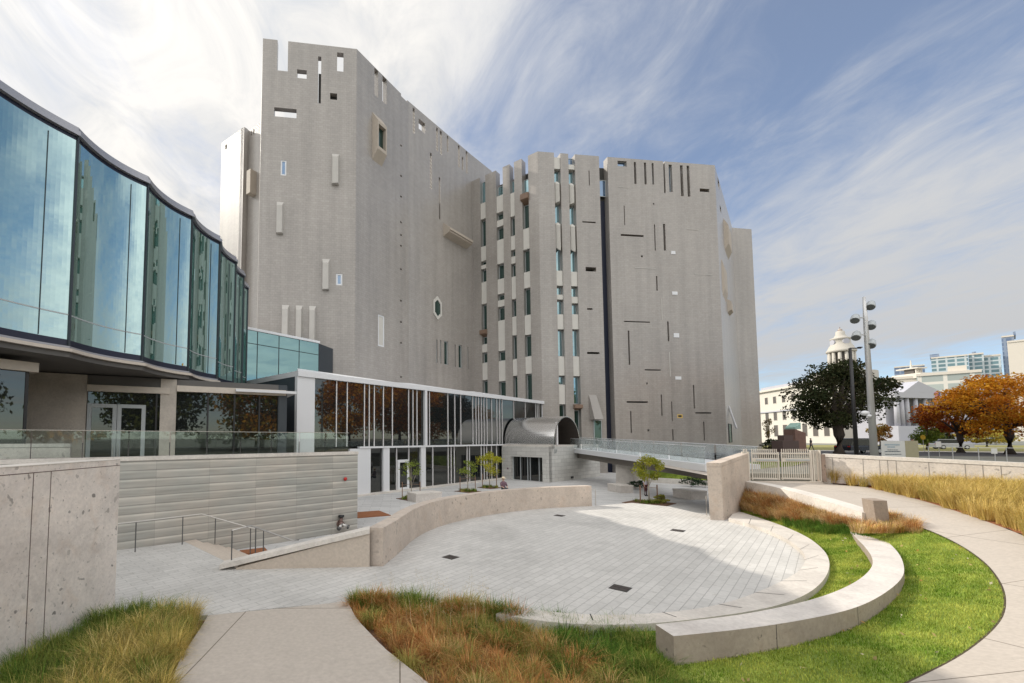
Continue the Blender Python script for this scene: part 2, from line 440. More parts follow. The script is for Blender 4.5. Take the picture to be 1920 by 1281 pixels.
def window(pl, r, parent, glass, d=-.25, frame=None, fw=.07, name='window'):
    a0, z0, a1, z1 = r
    fw = min(fw, (a1 - a0) * .25, (z1 - z0) * .25)
    mb = MB(); pl.wall(mb, z0, z1, [(a0 + fw, z0 + fw, a1 - fw, z1 - fw)], .1, a0, a1, d + .05)
    w = mb.build(name, frame or M['frame_grey'], parent)
    mb = MB(); mb.face([pl.P(a0 + fw, z0 + fw, d), pl.P(a1 - fw, z0 + fw, d), pl.P(a1 - fw, z1 - fw, d), pl.P(a0 + fw, z1 - fw, d)])
    mb.build('pane', glass, w)
    return w

# ================================================================== GROUND AND FOREGROUND
ZC = .60; ZS = 2.40
def pts(L, z=None): return [gz(p[0], p[1], p[2] if len(p) > 2 else z) for p in L]
def resample(P, n):
    P = [Vector(p) for p in P]; d = [0]
    for a, b in zip(P, P[1:]): d.append(d[-1] + (b - a).length)
    out = []; j = 0
    for k in range(n):
        t = d[-1] * k / (n - 1)
        while j < len(d) - 2 and d[j + 1] < t: j += 1
        q = (t - d[j]) / max(1e-6, d[j + 1] - d[j]); out.append(P[j].lerp(P[j + 1], q))
    return out
def smooth(P, n, it=3):
    P = [Vector(p) for p in P]
    for _ in range(it):
        Q = [P[0]]
        for a, b in zip(P, P[1:]): Q += [a.lerp(b, .25), a.lerp(b, .75)]
        P = Q + [P[-1]]
    return resample(P, n)
def structure(mb, name, mats, kind='structure', sm=False):
    return tag(mb.build(name, mats, None, sm), kind=kind)

# street-level ground, one sheet to the horizon with the sunken court cut out of it
hole = [(-60, -14), (27, -14), (26.6, 9), (25.2, 16.3), (21.5, 22.5), (17.7, 23.0), (19.3, 25.2), (31, 32), (46, 56), (58, 74), (-60, 92)]
bigb = [(-900, -500), (900, -500), (1200, 1100), (-900, 1100)]
mb = MB()
def ang(p): return math.atan2(p[1] - 25, p[0] + 2)
ho = [Vector((x, y, ZS)) for x, y in hole]
bo = []
for p in hole:
    v = Vector((p[0] + 2, p[1] - 25, 0)).normalized() * 1500
    bo.append(Vector((-2 + v.x, 25 + v.y, ZS)))
for i in range(len(ho)):
    j = (i + 1) % len(ho)
    mb.face([ho[i], bo[i], bo[j], ho[j]])
    mb.face([ho[i], ho[j], ho[j] - Vector((0, 0, 2.9)), ho[i] - Vector((0, 0, 2.9))])
M['ground'] = plain('street_ground', (.20, .20, .17), .9, var=.25, scale=.3)
structure(mb, 'ground', M['ground'])
# lower plaza
mb = MB(); mb.poly([(-55, -12, 0), (58, -12, 0), (58, 88, 0), (-55, 88, 0)])
structure(mb, 'lower_plaza', M['paver_a'])
# circular plaza with the landing at its left
cin_px = [(1366, 972), (1424, 987), (1475, 1009), (1504, 1031), (1512, 1047), (1505, 1063), (1493, 1075), (1460, 1093), (1410, 1115), (1340, 1137), (1250, 1149), (1150, 1154), (1050, 1150), (960, 1137)]
cout_px = [(1380, 957), (1453, 980), (1511, 1004), (1545, 1030), (1557, 1053), (1552, 1078), (1530, 1104), (1490, 1126), (1424, 1144), (1329, 1158), (1220, 1170), (1120, 1172), (1020, 1166), (930, 1151)]
ZK = .74
cin = smooth(pts(cin_px, ZK), 60); cout = smooth(pts(cout_px, ZK), 60)
wall_px = [(718, 1062), (749, 1037), (778, 1008), (822, 987), (873, 974), (932, 963), (1005, 954.5), (1059, 951), (1110, 949)]
wall_in = smooth(pts(wall_px, ZC), 48)
edge = [gz(-40, 1200, ZC), gz(60, 1052, ZC), gz(225, 1031, ZC), gz(347, 1016, ZC), gz(430, 1056, ZC), gz(445, 1067, ZC), gz(693, 1062, ZC)]
edge += wall_in + pts([(1185, 943), (1255, 950), (1325, 966), (1362, 972)], ZC)
mid = [a.lerp(b, .6) for a, b in zip(cin, cout)]
edge += [Vector((p.x, p.y, ZC)) for p in mid] + pts([(860, 1142), (760, 1134), (650, 1129), (520, 1140), (400, 1153), (215, 1163), (60, 1200)], ZC)
mb = MB(); mb.poly(edge)
n = len(edge)
for i in range(n):
    a, b = edge[i], edge[(i + 1) % n]
    mb.face([b, a, a - Vector((0, 0, .62)), b - Vector((0, 0, .62))])
# paving rows run away from the eye toward the upper right
m, nt, bs = newmat('plaza_paving_rows')
uv = uvout(nt); v2 = scaled(nt, uv, (1, 1, 1), R(-46))
br = brickn(nt, v2, .62, .20, .008, (.49, .478, .455), (.55, .535, .51), (.33, .325, .31))
col = mixc(nt, 1, br.outputs[0], ramp(nt, noise(nt, .45, 8, rough=.65, dist=.5), [(.3, .84), (.5, 1), (.7, 1.07)]), 'MULTIPLY')
col = mixc(nt, 1, col, ramp(nt, noise(nt, 5.5, 3), [(.62, (1, 1, 1)), (.72, (.86, .85, .83))]), 'MULTIPLY')
col = mixc(nt, 1, col, ramp(nt, noise(nt, 12, 4), [(.3, .94), (.7, 1.05)]), 'MULTIPLY')
nt.links.new(col, bs.inputs['Base Color']); bs.inputs['Roughness'].default_value = .75
inv = N(nt, 'ShaderNodeMath', operation='SUBTRACT'); inv.inputs[0].default_value = 1; nt.links.new(br.outputs['Fac'], inv.inputs[1]); bump(nt, bs, inv.outputs[0], .4, .01)
M['rows'] = m
structure(mb, 'circular_plaza', M['rows'])
# kerb round the plaza
mb = MB(); mb.strip(cout, cin)
up = lambda L, z: [Vector((p.x, p.y, z)) for p in L]
mb.strip(cin, up(cin, ZC - .02)); mb.strip(up(cout, .15), cout)
mb.face([cin[0], up(cin, .5)[0], up(cout, .15)[0], cout[0]]); mb.face([cout[-1], up(cout, .15)[-1], up(cin, .5)[-1], cin[-1]])
k = structure(mb, 'kerb', mat_concrete('kerb_granite', (.58, .54, .49), .1, rust=0, joints=None))
# saw joints of the kerb: fine dark score lines laid 3 mm proud
mb = MB()
for i in range(4, 58, 5):
    a, b = cin[i], cout[i]; t = (cin[i + 1] - cin[i - 1]).normalized() * .012; z = Vector((0, 0, .004)); a2 = a.lerp(b, -.05); b2 = a.lerp(b, .62)
    mb.face([a2 - t + z, b2 - t + z, b2 + t + z, a2 + t + z])
tag(mb.build('kerb_joint_lines', M['slot_dark']), kind='structure')

# lawn loft: kerb outer edge -> path inner edge
led = smooth(pts([(1374, 900, 2.06), (1440, 909, 2.06), (1545, 938, 1.88), (1616, 961, 1.70)]), 30)
pin_px = [(1660, 968, 1.50), (1745, 996, 1.40), (1803, 1024, 1.30), (1847, 1055, 1.20), (1872, 1084, 1.12), (1887, 1115, 1.05), (1887, 1151, .98), (1869, 1180, .93), (1832, 1213, .87), (1789, 1242, .82), (1719, 1277, .77), (1580, 1345, .68), (1420, 1420, .62), (1250, 1490, .55)]
path_in = smooth(pts(pin_px), 60)
lawn_out = resample([p + Vector((0, 0, -.55)) for p in led] + path_in, 90)
lawn_in = resample([Vector((p.x, p.y, .60)) for p in cout[:54]], 90)
def loft(a, b, u, v):
    x = u * (len(a) - 1); i = min(int(x), len(a) - 2); t = x - i
    p = a[i].lerp(a[i + 1], t); q = b[i].lerp(b[i + 1], t); return p.lerp(q, v)
def loft_mesh(a, b, nv, dz=0, wav=0):
    mb = MB(); nu = len(a); g = []
    for i in range(nu):
        row = []
        for j in range(nv + 1):
            v = j / nv; p = a[i].lerp(b[i], v)
            if wav: p = p + Vector((0, 0, wav * math.sin(p.x * 1.3) * math.sin(p.y * 1.1 + 1) * math.sin(math.pi * v)))
            row.append(mb.vid((p.x, p.y, p.z + dz)))
        g.append(row)
    for i in range(nu - 1):
        for j in range(nv):
            q = [g[i][j], g[i + 1][j], g[i + 1][j + 1], g[i][j + 1]]
            a_, b_, c_ = (Vector(mb.v[k]) for k in q[:3])
            if (b_ - a_).cross(c_ - a_).z < 0: q.reverse()
            mb.f.append(q); mb.m.append(0)
    return mb
structure(loft_mesh(lawn_in, lawn_out, 10), 'lawn', M['lawn'], sm=True)
eo = [p + Vector((0, 0, .022)) for p in path_in]; ei = [p.lerp(q, .011) + Vector((0, 0, .03)) for p, q in zip(path_in, resample(lawn_in[30:], 60))]
mb = MB(); mb.strip(eo, ei); structure(mb, 'soil_edge', plain('edge_soil', (.07, .05, .03), .95, var=.5, scale=14))
# path round the lawn, from the gate down to the right of the camera
pin2 = smooth(pts([(1372, 901, 2.02), (1445, 911, 2.0), (1545, 939, 1.82), (1616, 958, 1.68)]), 24) + [p + Vector((0, 0, .03)) for p in path_in]
pout = smooth(pts([(1545, 905, 2.02), (1590, 906, 2.0), (1700, 930, 1.86), (1800, 960, 1.72), (1920, 1003, 1.57), (2060, 1070, 1.42), (2160, 1150, 1.3), (2200, 1250, 1.18), (2180, 1380, 1.05), (2050, 1560, .95), (1800, 1750, .85)]), 90)
pin2 = resample(pin2, 90)
structure(loft_mesh(pin2, pout, 4), 'path', M['conc_path'], sm=True)
# apron under the gate
mb = MB(); g0 = gz(1372, 901, 2.02); g1 = gz(1545, 905, 2.02)
mb.poly([g0, g1, Vector((21.6, 23.5, 2.1)), Vector((20, 30, ZS + .01)), Vector((17.0, 30, ZS + .01)), Vector((16.9, 23.2, 2.1))])
structure(mb, 'gate_apron', M['conc_path'])
# path coming down toward the camera
pa = pts([(390, 1154, ZC + .01), (384, 1165, .62), (335, 1240, .66), (300, 1340, .72), (230, 1600, .85)]); pb = pts([(652, 1128, ZC + .01), (668, 1160, .62), (720, 1215, .66), (815, 1290, .7), (1100, 1500, .82)])
structure(loft_mesh(resample(pa, 16), resample(pb, 16), 4), 'path', M['conc_path'])
# bare soil under the planting near the camera
mb = MB(); mb.poly([(-7, -4, .38), (9, -4, .38), (9, 9.0, .38), (3, 9.2, .38), (-1, 9.4, .42), (-2.4, 9.2, .5), (-6.6, 9.4, .5)])
structure(mb, 'planting_soil', M['soil'])

# ---------------------------------------------------------------- bench in the lawn
bo_px = [(1622, 990), (1632, 993), (1657, 1009), (1686, 1036), (1697, 1064), (1692, 1086), (1657, 1115), (1603, 1142), (1511, 1162), (1402, 1179), (1263, 1193)]
bi_px = [(1589, 991), (1604, 1008), (1621, 1024), (1637, 1046), (1636, 1064), (1614, 1086), (1570, 1109), (1504, 1130), (1402, 1151), (1329, 1160), (1229, 1171)]
ZB = 1.06
bo = smooth(pts(bo_px, ZB), 60); bi = smooth(pts(bi_px, ZB), 60)
t = empty('curved_bench', bo[30], 'long curved pale granite bench sweeping across the green lawn', 'bench')
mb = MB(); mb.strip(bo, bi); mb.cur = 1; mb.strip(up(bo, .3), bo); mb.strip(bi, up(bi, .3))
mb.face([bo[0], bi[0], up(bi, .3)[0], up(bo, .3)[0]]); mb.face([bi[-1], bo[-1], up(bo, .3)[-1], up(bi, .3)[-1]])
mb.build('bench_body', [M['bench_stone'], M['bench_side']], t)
mb = MB()
for i in range(6, 59, 9):
    nrm = (bo[i] - bi[i]).normalized(); tt = (bo[i + 1] - bo[i - 1]).normalized() * .006; p = bo[i] + nrm * .004
    mb = MB(); mb.face([p - tt + Vector((0, 0, -.6)), p + tt + Vector((0, 0, -.6)), p + tt, p - tt]); mb.build('joint', M['slot_dark'], t)

# ---------------------------------------------------------------- curved wall behind the plaza
ZW = 1.66
def offset(L, d):
    out = []
    for i, p in enumerate(L):
        a = L[max(0, i - 1)]; b = L[min(len(L) - 1, i + 1)]; q = (b - a); nn = Vector((-q.y, q.x, 0)).normalized(); out.append(p + nn * d)
    return out
wall_out = offset(wall_in, .42)
mb = MB(); wi = up(wall_in, -.02); wt = up(wall_in, ZW); wo = up(wall_out, -.02); wot = up(wall_out, ZW)
mb.strip(wi, wt); mb.strip(wt, wot); mb.strip(wot, wo)
mb.face([wi[0], wt[0], wot[0], wo[0]]); mb.face([wi[-1], wo[-1], wot[-1], wt[-1]])
tag(mb.build('curved_wall', M['conc_warm']), 'long curved tan concrete wall along the back of the round plaza', 'wall')

# ---------------------------------------------------------------- wedge wall beside the stair
p0 = gz(442, 1068, ZC); p1 = gz(693, 1063, ZC); wd = (p1 - p0).normalized(); wn = Vector((-wd.y, wd.x, 0))
zt = zat(693, 1000, p1.y)
t = empty('wedge_wall', p0, 'low tan wedge wall with pale sloping coping beside the stair', 'wall')
mb = MB(); q = [(p0, -.02, ZC + .04), (p1, -.02, zt)]
A0, A1 = p0, p1; B0, B1 = p0 + wn * .3, p1 + wn * .3
vz = lambda p, z: Vector((p.x, p.y, z))
mb.face([vz(A0, -.02), vz(A1, -.02), vz(A1, zt), vz(A0, ZC + .04)]); mb.face([vz(B1, -.02), vz(B0, -.02), vz(B0, ZC + .04), vz(B1, zt)])
mb.face([vz(A0, ZC + .04), vz(A1, zt), vz(B1, zt), vz(B0, ZC + .04)]); mb.face([vz(B0, -.02), vz(A0, -.02), vz(A0, ZC + .04), vz(B0, ZC + .04)])
mb.build('wall_face', M['plaster'], t)
mb = MB(); e = wd * .42; a0 = p0 - e - wn * .05; a1 = p1 - wn * .05; b0 = p0 - e + wn * .36; b1 = p1 + wn * .36
lo = [vz(a0, ZC + .02), vz(a1, zt + .003), vz(b1, zt + .003), vz(b0, ZC + .02)]; hi = [p + Vector((0, 0, .13)) for p in lo]
mb.face(hi); mb.face(lo[::-1])
for i in range(4): j = (i + 1) % 4; mb.face([lo[i], lo[j], hi[j], hi[i]])
mb.build('coping', M['conc_cap'], t)
# stair going down behind it
s0 = gz(347, 1016, ZC); s1 = gz(430, 1056, ZC); sd = (s1 - s0).normalized(); sn = Vector((-sd.y, sd.x, 0))
if sn.x < 0: sn = -sn
t = empty('stair', s0, 'short tan stone stair going down along the banded wall', 'stairs')
for i in range(4):
    mb = MB(); o_ = s0 + sn * (.4 * i) - sd * .1
    z1 = ZC - .15 * i + (.004 if i == 0 else -.15 * 0)
    mb.box(vz(o_, -.02), sd * ((s1 - s0).length + .25), sn * .4, (0, 0, z1 + .02 - (0 if i == 0 else 0)))
    mb.build('step', M['plaster'], t)
# red mulch pocket beside it
mb = MB(); c = gz(476, 1034, .05); mb.cbox(vz(c, 0), .9, .6, .08, .5)
tag(mb.build('mulch_bed', M['mulch_red']), kind='structure')
# handrails
def handrail(L, posts, label, zbot):
    t = empty('handrail', L[0] - Vector((0, 0, .9)), label, 'handrail')
    mb = MB(); mb.tube(L, .022, 8); mb.build('rail', M['steel_rail'], t, True)
    for (p, zb) in posts:
        mb = MB(); mb.tube([p, Vector((p.x, p.y, zb))], .017, 6); mb.build('post', M['rail_dark'], t)
    return t
r1 = [gz(200, 986, 1.55), gz(225, 982, 1.55), gz(378, 964, 1.55), gz(470, 990, 1.0), gz(479, 991, 1.0)]
def onl(a, b, f): return a.lerp(b, f)
handrail(r1, [(onl(r1[1], r1[2], .18), ZC), (onl(r1[1], r1[2], .75), ZC), (onl(r1[2], r1[3], .28), .5), (r1[3], .0)], 'thin steel handrail against the banded stone wall', 0)
r2 = [gz(436, 1040, .8) * 1.0, None]
b0_ = gz(434, 1052, .78); r2 = [vz(b0_, zat(436, 995, b0_.y)), gz(470, 986, 1.52), gz(550, 1014, 1.0), gz(560, 1012, 1.0)]
handrail(r2, [(r2[0], .7), (onl(r2[1], r2[2], .12), 0.0), (onl(r2[1], r2[2], .3), 0.0)], 'thin steel handrail rising from the wedge wall coping', 0)
h = gz(1117, 948, ZC); r3 = [vz(wall_out[-1], 1.45) + Vector((.05, 0, 0)), vz(h, 1.45), vz(h, ZC)]
t = empty('handrail', h, 'small steel handrail at the right end of the curved wall', 'handrail')
mb = MB(); mb.tube(r3, .022, 8); mb.build('rail', M['steel_rail'], t)
h = gz(1325, 966, ZC); t = empty('handrail', h, 'small steel handrail left of the tan block wall', 'handrail')
mb = MB(); mb.tube([vz(h, ZC), vz(h, zat(1325, 931, h.y)), vz(h, zat(1325, 931, h.y)) + Vector((.5, .5, 0)), vz(h, ZC) + Vector((.5, .5, -.5))], .022, 8); mb.build('rail', M['steel_rail'], t)

# ---------------------------------------------------------------- banded retaining wall, balustrade
BA = gz(225, 1031, ZC); BBx = gz(670, 994, 0.0); pb_ = Plane((BA.x, BA.y), (BBx.x, BBx.y))
ext = 3.6
pb_ = Plane(tuple((BA - pb_.u * ext)[:2]), (BBx.x, BBx.y))
zbt = pb_.sz(670, 848)[1]
t = empty('banded_wall', vz(BBx, 0), 'long grey banded stone retaining wall under the glass balustrade', 'wall')
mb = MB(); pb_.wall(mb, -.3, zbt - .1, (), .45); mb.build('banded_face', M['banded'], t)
mb = MB(); pb_.box(mb, (0, zbt - .1, pb_.L + .02, zbt + .03), -.5, .03); mb.build('coping', M['conc_cap'], t)
def panel(plane, a0, a1, z0, z1, d, mat, name, parent, th=.015):
    mb = MB(); plane.box(mb, (a0, z0, a1, z1), d - th, d); return mb.build(name, mat, parent)
t = empty('glass_balustrade', pb_.P(3, zbt), 'clear glass balustrade along the top of the banded wall', 'railing')
na = 10; wv = (pb_.L - .35) / na
for i in range(na):
    panel(pb_, i * wv + .02, (i + 1) * wv - .02, zbt + .05, zbt + .88, -.22, M['clear'], 'glass_panel', t)
    mb = MB(); pb_.box(mb, (i * wv - .012, zbt + .03, i * wv + .012, zbt + .5), -.27, -.245); mb.build('post', M['rail_dark'], t)
mb = MB(); pb_.box(mb, (0, zbt + .88, na * wv, zbt + .90), -.24, -.215); mb.build('top_edge', M['steel_rail'], t)
# fire alarm bell and hose connection on the banded wall
a, z = pb_.sz(646, 898); c = pb_.P(a, z, 0)
t = empty('alarm_bell', c, 'small red alarm bell high on the banded wall', 'alarm bell')
mb = MB(); mb.tube([c, c + pb_.n * .05], .05, 12); mb.build('mount', M['black'], t)
mb = MB(); mb.tube([c + pb_.n * .05, c + pb_.n * .09, c + pb_.n * .13, c + pb_.n * .15], [.08, .085, .06, .02], 14); mb.build('gong', M['red'], t, True)
a, z = pb_.sz(637, 982); c = pb_.P(a, z, 0)
t = empty('hose_connection', c, 'weathered brass twin fire hose connection low on the banded wall', 'hose connection')
mb = MB(); mb.tube([c, c + pb_.n * .04], .17, 16); mb.build('flange', M['brass'], t)
mb = MB(); mb.tube([c, c + pb_.n * .22], [.10, .12], 14); mb.tube([c + pb_.n * .1 + Vector((0, 0, -.05)), c + pb_.n * .12 + Vector((0, 0, .3))], .07, 10); mb.build('body', M['brass'], t, True)
for s in (-1, 1):
    mb = MB(); q = c + pb_.n * .18; e_ = q + pb_.u * s * .22 + pb_.n * .12 + Vector((0, 0, -.12))
    mb.tube([q, e_], [.07, .075], 12); mb.build('outlet', M['steel_rail'], t, True)
    mb = MB(); mb.tube([e_, e_ + (e_ - q).normalized() * .06], .095, 12); mb.build('cap', M['rail_dark'], t, True)
mb = MB(); q = c + pb_.n * .12 + Vector((0, 0, .3)); mb.tube([q, q + Vector((0, 0, .09))], .13, 12); mb.build('top_cap', M['black'], t, True)

# ---------------------------------------------------------------- near concrete wall at left, low block behind
fa = gz(215, 1140, ZC); fb = gz(-2, 1251, .65); fd = (fb - fa).normalized(); fp = Plane(tuple((fa + fd * 8.5)[:2]), (fa.x, fa.y))
zf = fp.sz(226, 862)[1]
t = empty('front_wall', fa, 'tall pitted concrete wall at the left edge, nearest the viewer', 'wall')
mb = MB(); fp.wall(mb, .2, zf, (), .5); mb.build('wall_face', M['conc_front'], t)
jm = plain('joint_brown', (.13, .09, .08), .9)  # dark brown joint lines of the wall
for px in (62, 95):
    a = fp.sz(px - 4, 990)[0]; mb = MB(); fp.box(mb, (a - .006, .3, a + .006, zf - .125), .0, .004); mb.build('joint', jm, t)
mb = MB(); fp.box(mb, (0, zf - .125, fp.L, zf - .113), 0, .004); mb.build('joint', jm, t)
mb = MB(); fp.box(mb, (-.0, zf, fp.L + .01, zf + .012), -.51, .008); mb.build('coping', M['conc_cap'], t)
lp = Plane((-18.5, 9.3), (-10.6, 14.6)); a = lp.sz(131, 850)[0]; zl = lp.sz(128, 832)[1]
t = empty('low_block_wall', lp.P(a, 2), 'low pale concrete block wall behind the tall pitted wall', 'wall')
mb = MB(); lp.wall(mb, 1.5, zl - .13, (), .5, 0, a); mb.build('wall_face', M['conc_front'], t)
mb = MB(); lp.wall(mb, zl - .115, zl, (), .52, 0, a + .01, .01); mb.build('coping', M['conc_cap'], t)

# ---------------------------------------------------------------- tan block wall (right), ledge, post, parapet, gate
ba = gz(1333, 975, ZC); bb = gz(1357, 976, ZC); bdir = Vector((.772, .635, 0))
z0t = zat(1344, 868, ba.y); far = ba + bdir * 5.0; z1t = zat(1397, 849, far.y)
t = empty('block_wall', ba, 'tall tan stone wall end standing right of the round plaza', 'wall')
mb = MB(); c = [ba, bb, bb + bdir * 4.6, ba + bdir * 4.9]
zz = [z0t - .18, z0t - .18, z1t - .18, z1t - .18]
tp = [vz(p, h_) for p, h_ in zip(c, zz)]; tp[0] -= Vector((.10, 0, 0)); tp[1] += Vector((-.02, 0, 0))
bt = [vz(p, .1) for p in c]
mb.face(tp)
for i in range(4): j = (i + 1) % 4; mb.face([bt[i], bt[j], tp[j], tp[i]])
mb.build('wall_face', M['conc_warm'], t)
mb = MB(); hi = [p + Vector((0, 0, .18)) for p in tp]; lo = [p + Vector((0, 0, .012)) for p in tp]
mb.face(hi); mb.face(lo[::-1])
for i in range(4): j = (i + 1) % 4; mb.face([lo[i], lo[j], hi[j], hi[i]])
mb.build('coping', M['conc_warm'], t)

led2 = offset(led, .55)
mb = MB(); ll = [p + Vector((0, 0, -1.25)) for p in led]; l2 = [p + Vector((0, 0, -.9)) for p in led2]
mb.strip(led, led2); mb.strip(ll, led); mb.strip(led2, l2); mb.face([led[0], led2[0], l2[0], ll[0]]); mb.face([led[-1], ll[-1], l2[-1], led2[-1]])
tag(mb.build('retaining_ledge', M['conc_cap']), 'low curved tan concrete ledge beside the upper path', 'wall')
pc = at(1649, 968, 14.7); pw = 26 / F * pc.y
mb = MB(); zt_ = zat(1644, 938, pc.y)
c = [pc + Vector((-pw * .42, -.1, 0)), pc + Vector((pw * .52, -.1, 0)), pc + Vector((pw * .52 + .25, .5, 0)), pc + Vector((-pw * .42 + .25, .5, 0))]
c2 = [p + Vector((-.09 if i in (0, 3) else -.07, 0, 0)) for i, p in enumerate(c)]
lo = [vz(p, 1.1) for p in c]; hi = [vz(p, zt_) for p in c2]
mb.face(hi)
for i in range(4): j = (i + 1) % 4; mb.face([lo[i], lo[j], hi[j], hi[i]])
tag(mb.build('end_post', mat_concrete('dark_weathered_post', (.30, .245, .20), .2)), 'dark weathered stone post at the end of the curved ledge', 'post')

ra = gz(1545, 906, 2.0); rb = Vector((24.6, 16.6, 0)); rp = Plane((ra.x, ra.y), (rb.x, rb.y))
rz0 = rp.sz(1546, 851)[1]; rz1 = rp.sz(1918, 868)[1]; sl = (rz1 - rz0) / rp.sz(1918, 868)[0]
LR = rp.L + 9
t = empty('parapet_wall', ra, 'long pale concrete parapet wall behind the golden grass', 'wall')
def slopewall(mb, a0, a1, zb, dz0, dz1, d0, d1):
    z = lambda a, dd: rz0 + sl * a + dd
    f = [rp.P(a0, zb if dz0 is None else z(a0, dz0), d1), rp.P(a1, zb if dz0 is None else z(a1, dz0), d1), rp.P(a1, z(a1, dz1), d1), rp.P(a0, z(a0, dz1), d1)]
    k = [p - rp.n * (d1 - d0) for p in f]
    mb.face(f); mb.face(k[::-1])
    for i in range(4): j = (i + 1) % 4; mb.face([f[j], f[i], k[i], k[j]])
mb = MB(); slopewall(mb, 0, LR, 1.3, None, -.17, -.4, 0); mb.build('wall_face', mat_concrete('parapet_concrete', (.60, .55, .50), .4, rust=.06), t)
mb = MB(); slopewall(mb, 0, LR, 0, -.155, 0, -.43, .02); mb.build('coping', M['conc_cap'], t)
jm = plain('joint_grey', (.26, .24, .22), .9)
for px in (1562, 1619, 1650, 1665, 1681, 1742, 1810, 1843, 1877):
    a = rp.sz(px, 880)[0]; z = rz0 + sl * a - .17; mb = MB(); rp.box(mb, (a - .012, 1.4, a + .012, z), 0, .004); mb.build('joint', jm, t)

# gate: two cream picket leaves between posts
gp = Plane(tuple(gz(1404, 902, 2.05)[:2]), tuple(gz(1541, 906, 2.02)[:2]))
t = empty('picket_gate', gp.P(gp.L / 2, 2.05), 'cream metal double gate with pickets at the top of the path', 'gate')
def gbox(mb, px0, py0, px1, py1, d=0, th=.04):
    r = gp.rect(px0, py0, px1, py1); gp.box(mb, r, d - th, d)
for (x0, x1) in ((1409, 1461), (1465, 1520)):
    mb = MB(); gbox(mb, x0, 849, x1, 852); gbox(mb, x0, 859, x1, 866, .02); gbox(mb, x0, 896, x1, 899); gbox(mb, x1 - 2.2, 848, x1, 900, .03); gbox(mb, x0, 848, x0 + 2, 900, .03)
    f = mb.build('gate_leaf', M['gate_paint'], t)
    n_ = 13
    for i in range(n_):
        px = x0 + 3 + (x1 - x0 - 6) * i / (n_ - 1)
        mb = MB(); gbox(mb, px - .65, 842, px + .65, 898, -.045, .025); mb.build('picket', M['gate_paint'], f)
    mb = MB(); gbox(mb, x0 + 8, 861.5, x1 - 3, 864, .06, .05); mb.build('closer_arm', M['frame_grey'], f)
for px in (1393, 1404, 1521, 1525, 1538):
    mb = MB(); gbox(mb, px - 1.3, 844 if px > 1500 else 847, px + 1.3, 903, .05, .1); mb.build('post', M['gate_paint'], t)
for i in range(4):
    mb = MB(); px = 1527.5 + i * 2.6; gbox(mb, px - .6, 845, px + .6, 900, -.02, .03); mb.build('picket', M['gate_paint'], t)
for i in range(3):
    mb = MB(); px = 1395.5 + i * 3; gbox(mb, px - .6, 842, px + .6, 890, -.02, .03); mb.build('picket', M['gate_paint'], t)
mb = MB(); gbox(mb, 1393, 849, 1404, 854, .02); mb.build('side_rail', M['gate_paint'], t)
a = gp.rect(1539, 852, 1546, 903); mb = MB(); gp.box(mb, a, -.3, .1)
tag(mb.build('gate_pier', mat_concrete('dark_pier', (.28, .21, .17), .5)), 'narrow dark stone pier between the gate and the parapet wall', 'post')

# floor drains in the round plaza
for i, (px, py, w) in enumerate(((845, 1045, .40), (1163, 1103, .42), (1049, 967, .42), (1271, 995, .45))):
    lab = ['square iron floor drain nearest the left end of the curved wall', 'square iron floor drain nearest the curved bench end', 'square iron floor drain near the far right part of the curved wall', 'square iron floor drain in the sunlit paving by the tan block wall'][i]
    c = gz(px, py, ZC)
    t = empty('floor_drain', c, lab, 'drain', 'iron drains in the round plaza')
    mb = MB(); mb.cbox(c + Vector((0, 0, -.02)), w, w, .026, R(46)); mb.build('rim', M['slot_dark'], t)
    mb = MB()
    for k in range(2):
        for l in range(2):
            o_ = Vector(((k - .5) * w * .45, (l - .5) * w * .45, 0)); o_.rotate(Vector((0, 0, 1)).rotation_difference(Vector((0, 0, 1)))); ca, sa = math.cos(R(46)), math.sin(R(46))
            o_ = Vector((o_.x * ca - o_.y * sa, o_.x * sa + o_.y * ca, 0)); mb.cbox(c + o_ + Vector((0, 0, .006)), w * .4, w * .4, .006, R(46))
    mb.build('grate', M['drain'], t)

# ================================================================== TALL MUSEUM BLOCK
YB = gz(1152, 887, 0).y
zR = zat(1140, 294, YB)
Dl = gz(885, 340, zR); Ec = gz(1008, 284, zR); Er = gz(1340, 310, zR); Fe = gz(1373, 427, zR); Ge = gz(1409, 430, zR)
zL = zat(885, 291, Dl.y)
A0 = gz(493, 72, zL); AB = gz(669, 92, zL); BC = gz(766, 190, zL)
AL = gz(489, 229, zL); AM = gz(466, 246, zL); FN = gz(458, 238, zL); FE_ = gz(416, 268, zL)
xy = lambda p: (p.x, p.y)
PA, PB, PC = Plane(xy(A0), xy(AB)), Plane(xy(AB), xy(BC)), Plane(xy(BC), xy(Dl))
PD, PE, PF, PG = Plane(xy(Dl), xy(Ec)), Plane(xy(Ec), xy(Er)), Plane(xy(Er), xy(Fe)), Plane(xy(Fe), xy(Ge))
T = empty('museum_tower', vz(Ec, 0), 'tall grey tile clad museum tower with slit windows behind the plaza', 'building')
zroofL, zroofR = zL - 9.5, zR - 1.2
def dots(pl, ys, px, w=3.2):
    return [pl.rect(px - w / 2, y - w / 2, px + w / 2, y + w / 2) for y in ys]
hA = [PA.rect(520, 60, 540, 133), PA.rect(557, 131, 575, 147), PA.rect(596, 106, 602, 194), PA.rect(632, 99, 644, 134), PA.rect(619, 175, 632, 187), PA.rect(514, 203, 556, 220)]
hAw = [PA.rect(526, 300, 537, 329), PA.rect(630, 513, 642, 535)]
hB = [PB.rect(702, 130, 709, 181), PB.rect(717, 145, 725, 193), PB.rect(752, 168, 764, 186)] + dots(PB, (273, 330, 369, 417, 441, 461, 505, 564, 604, 643, 707), 752)
hBw = [PB.rect(709, 591, 721, 650)]
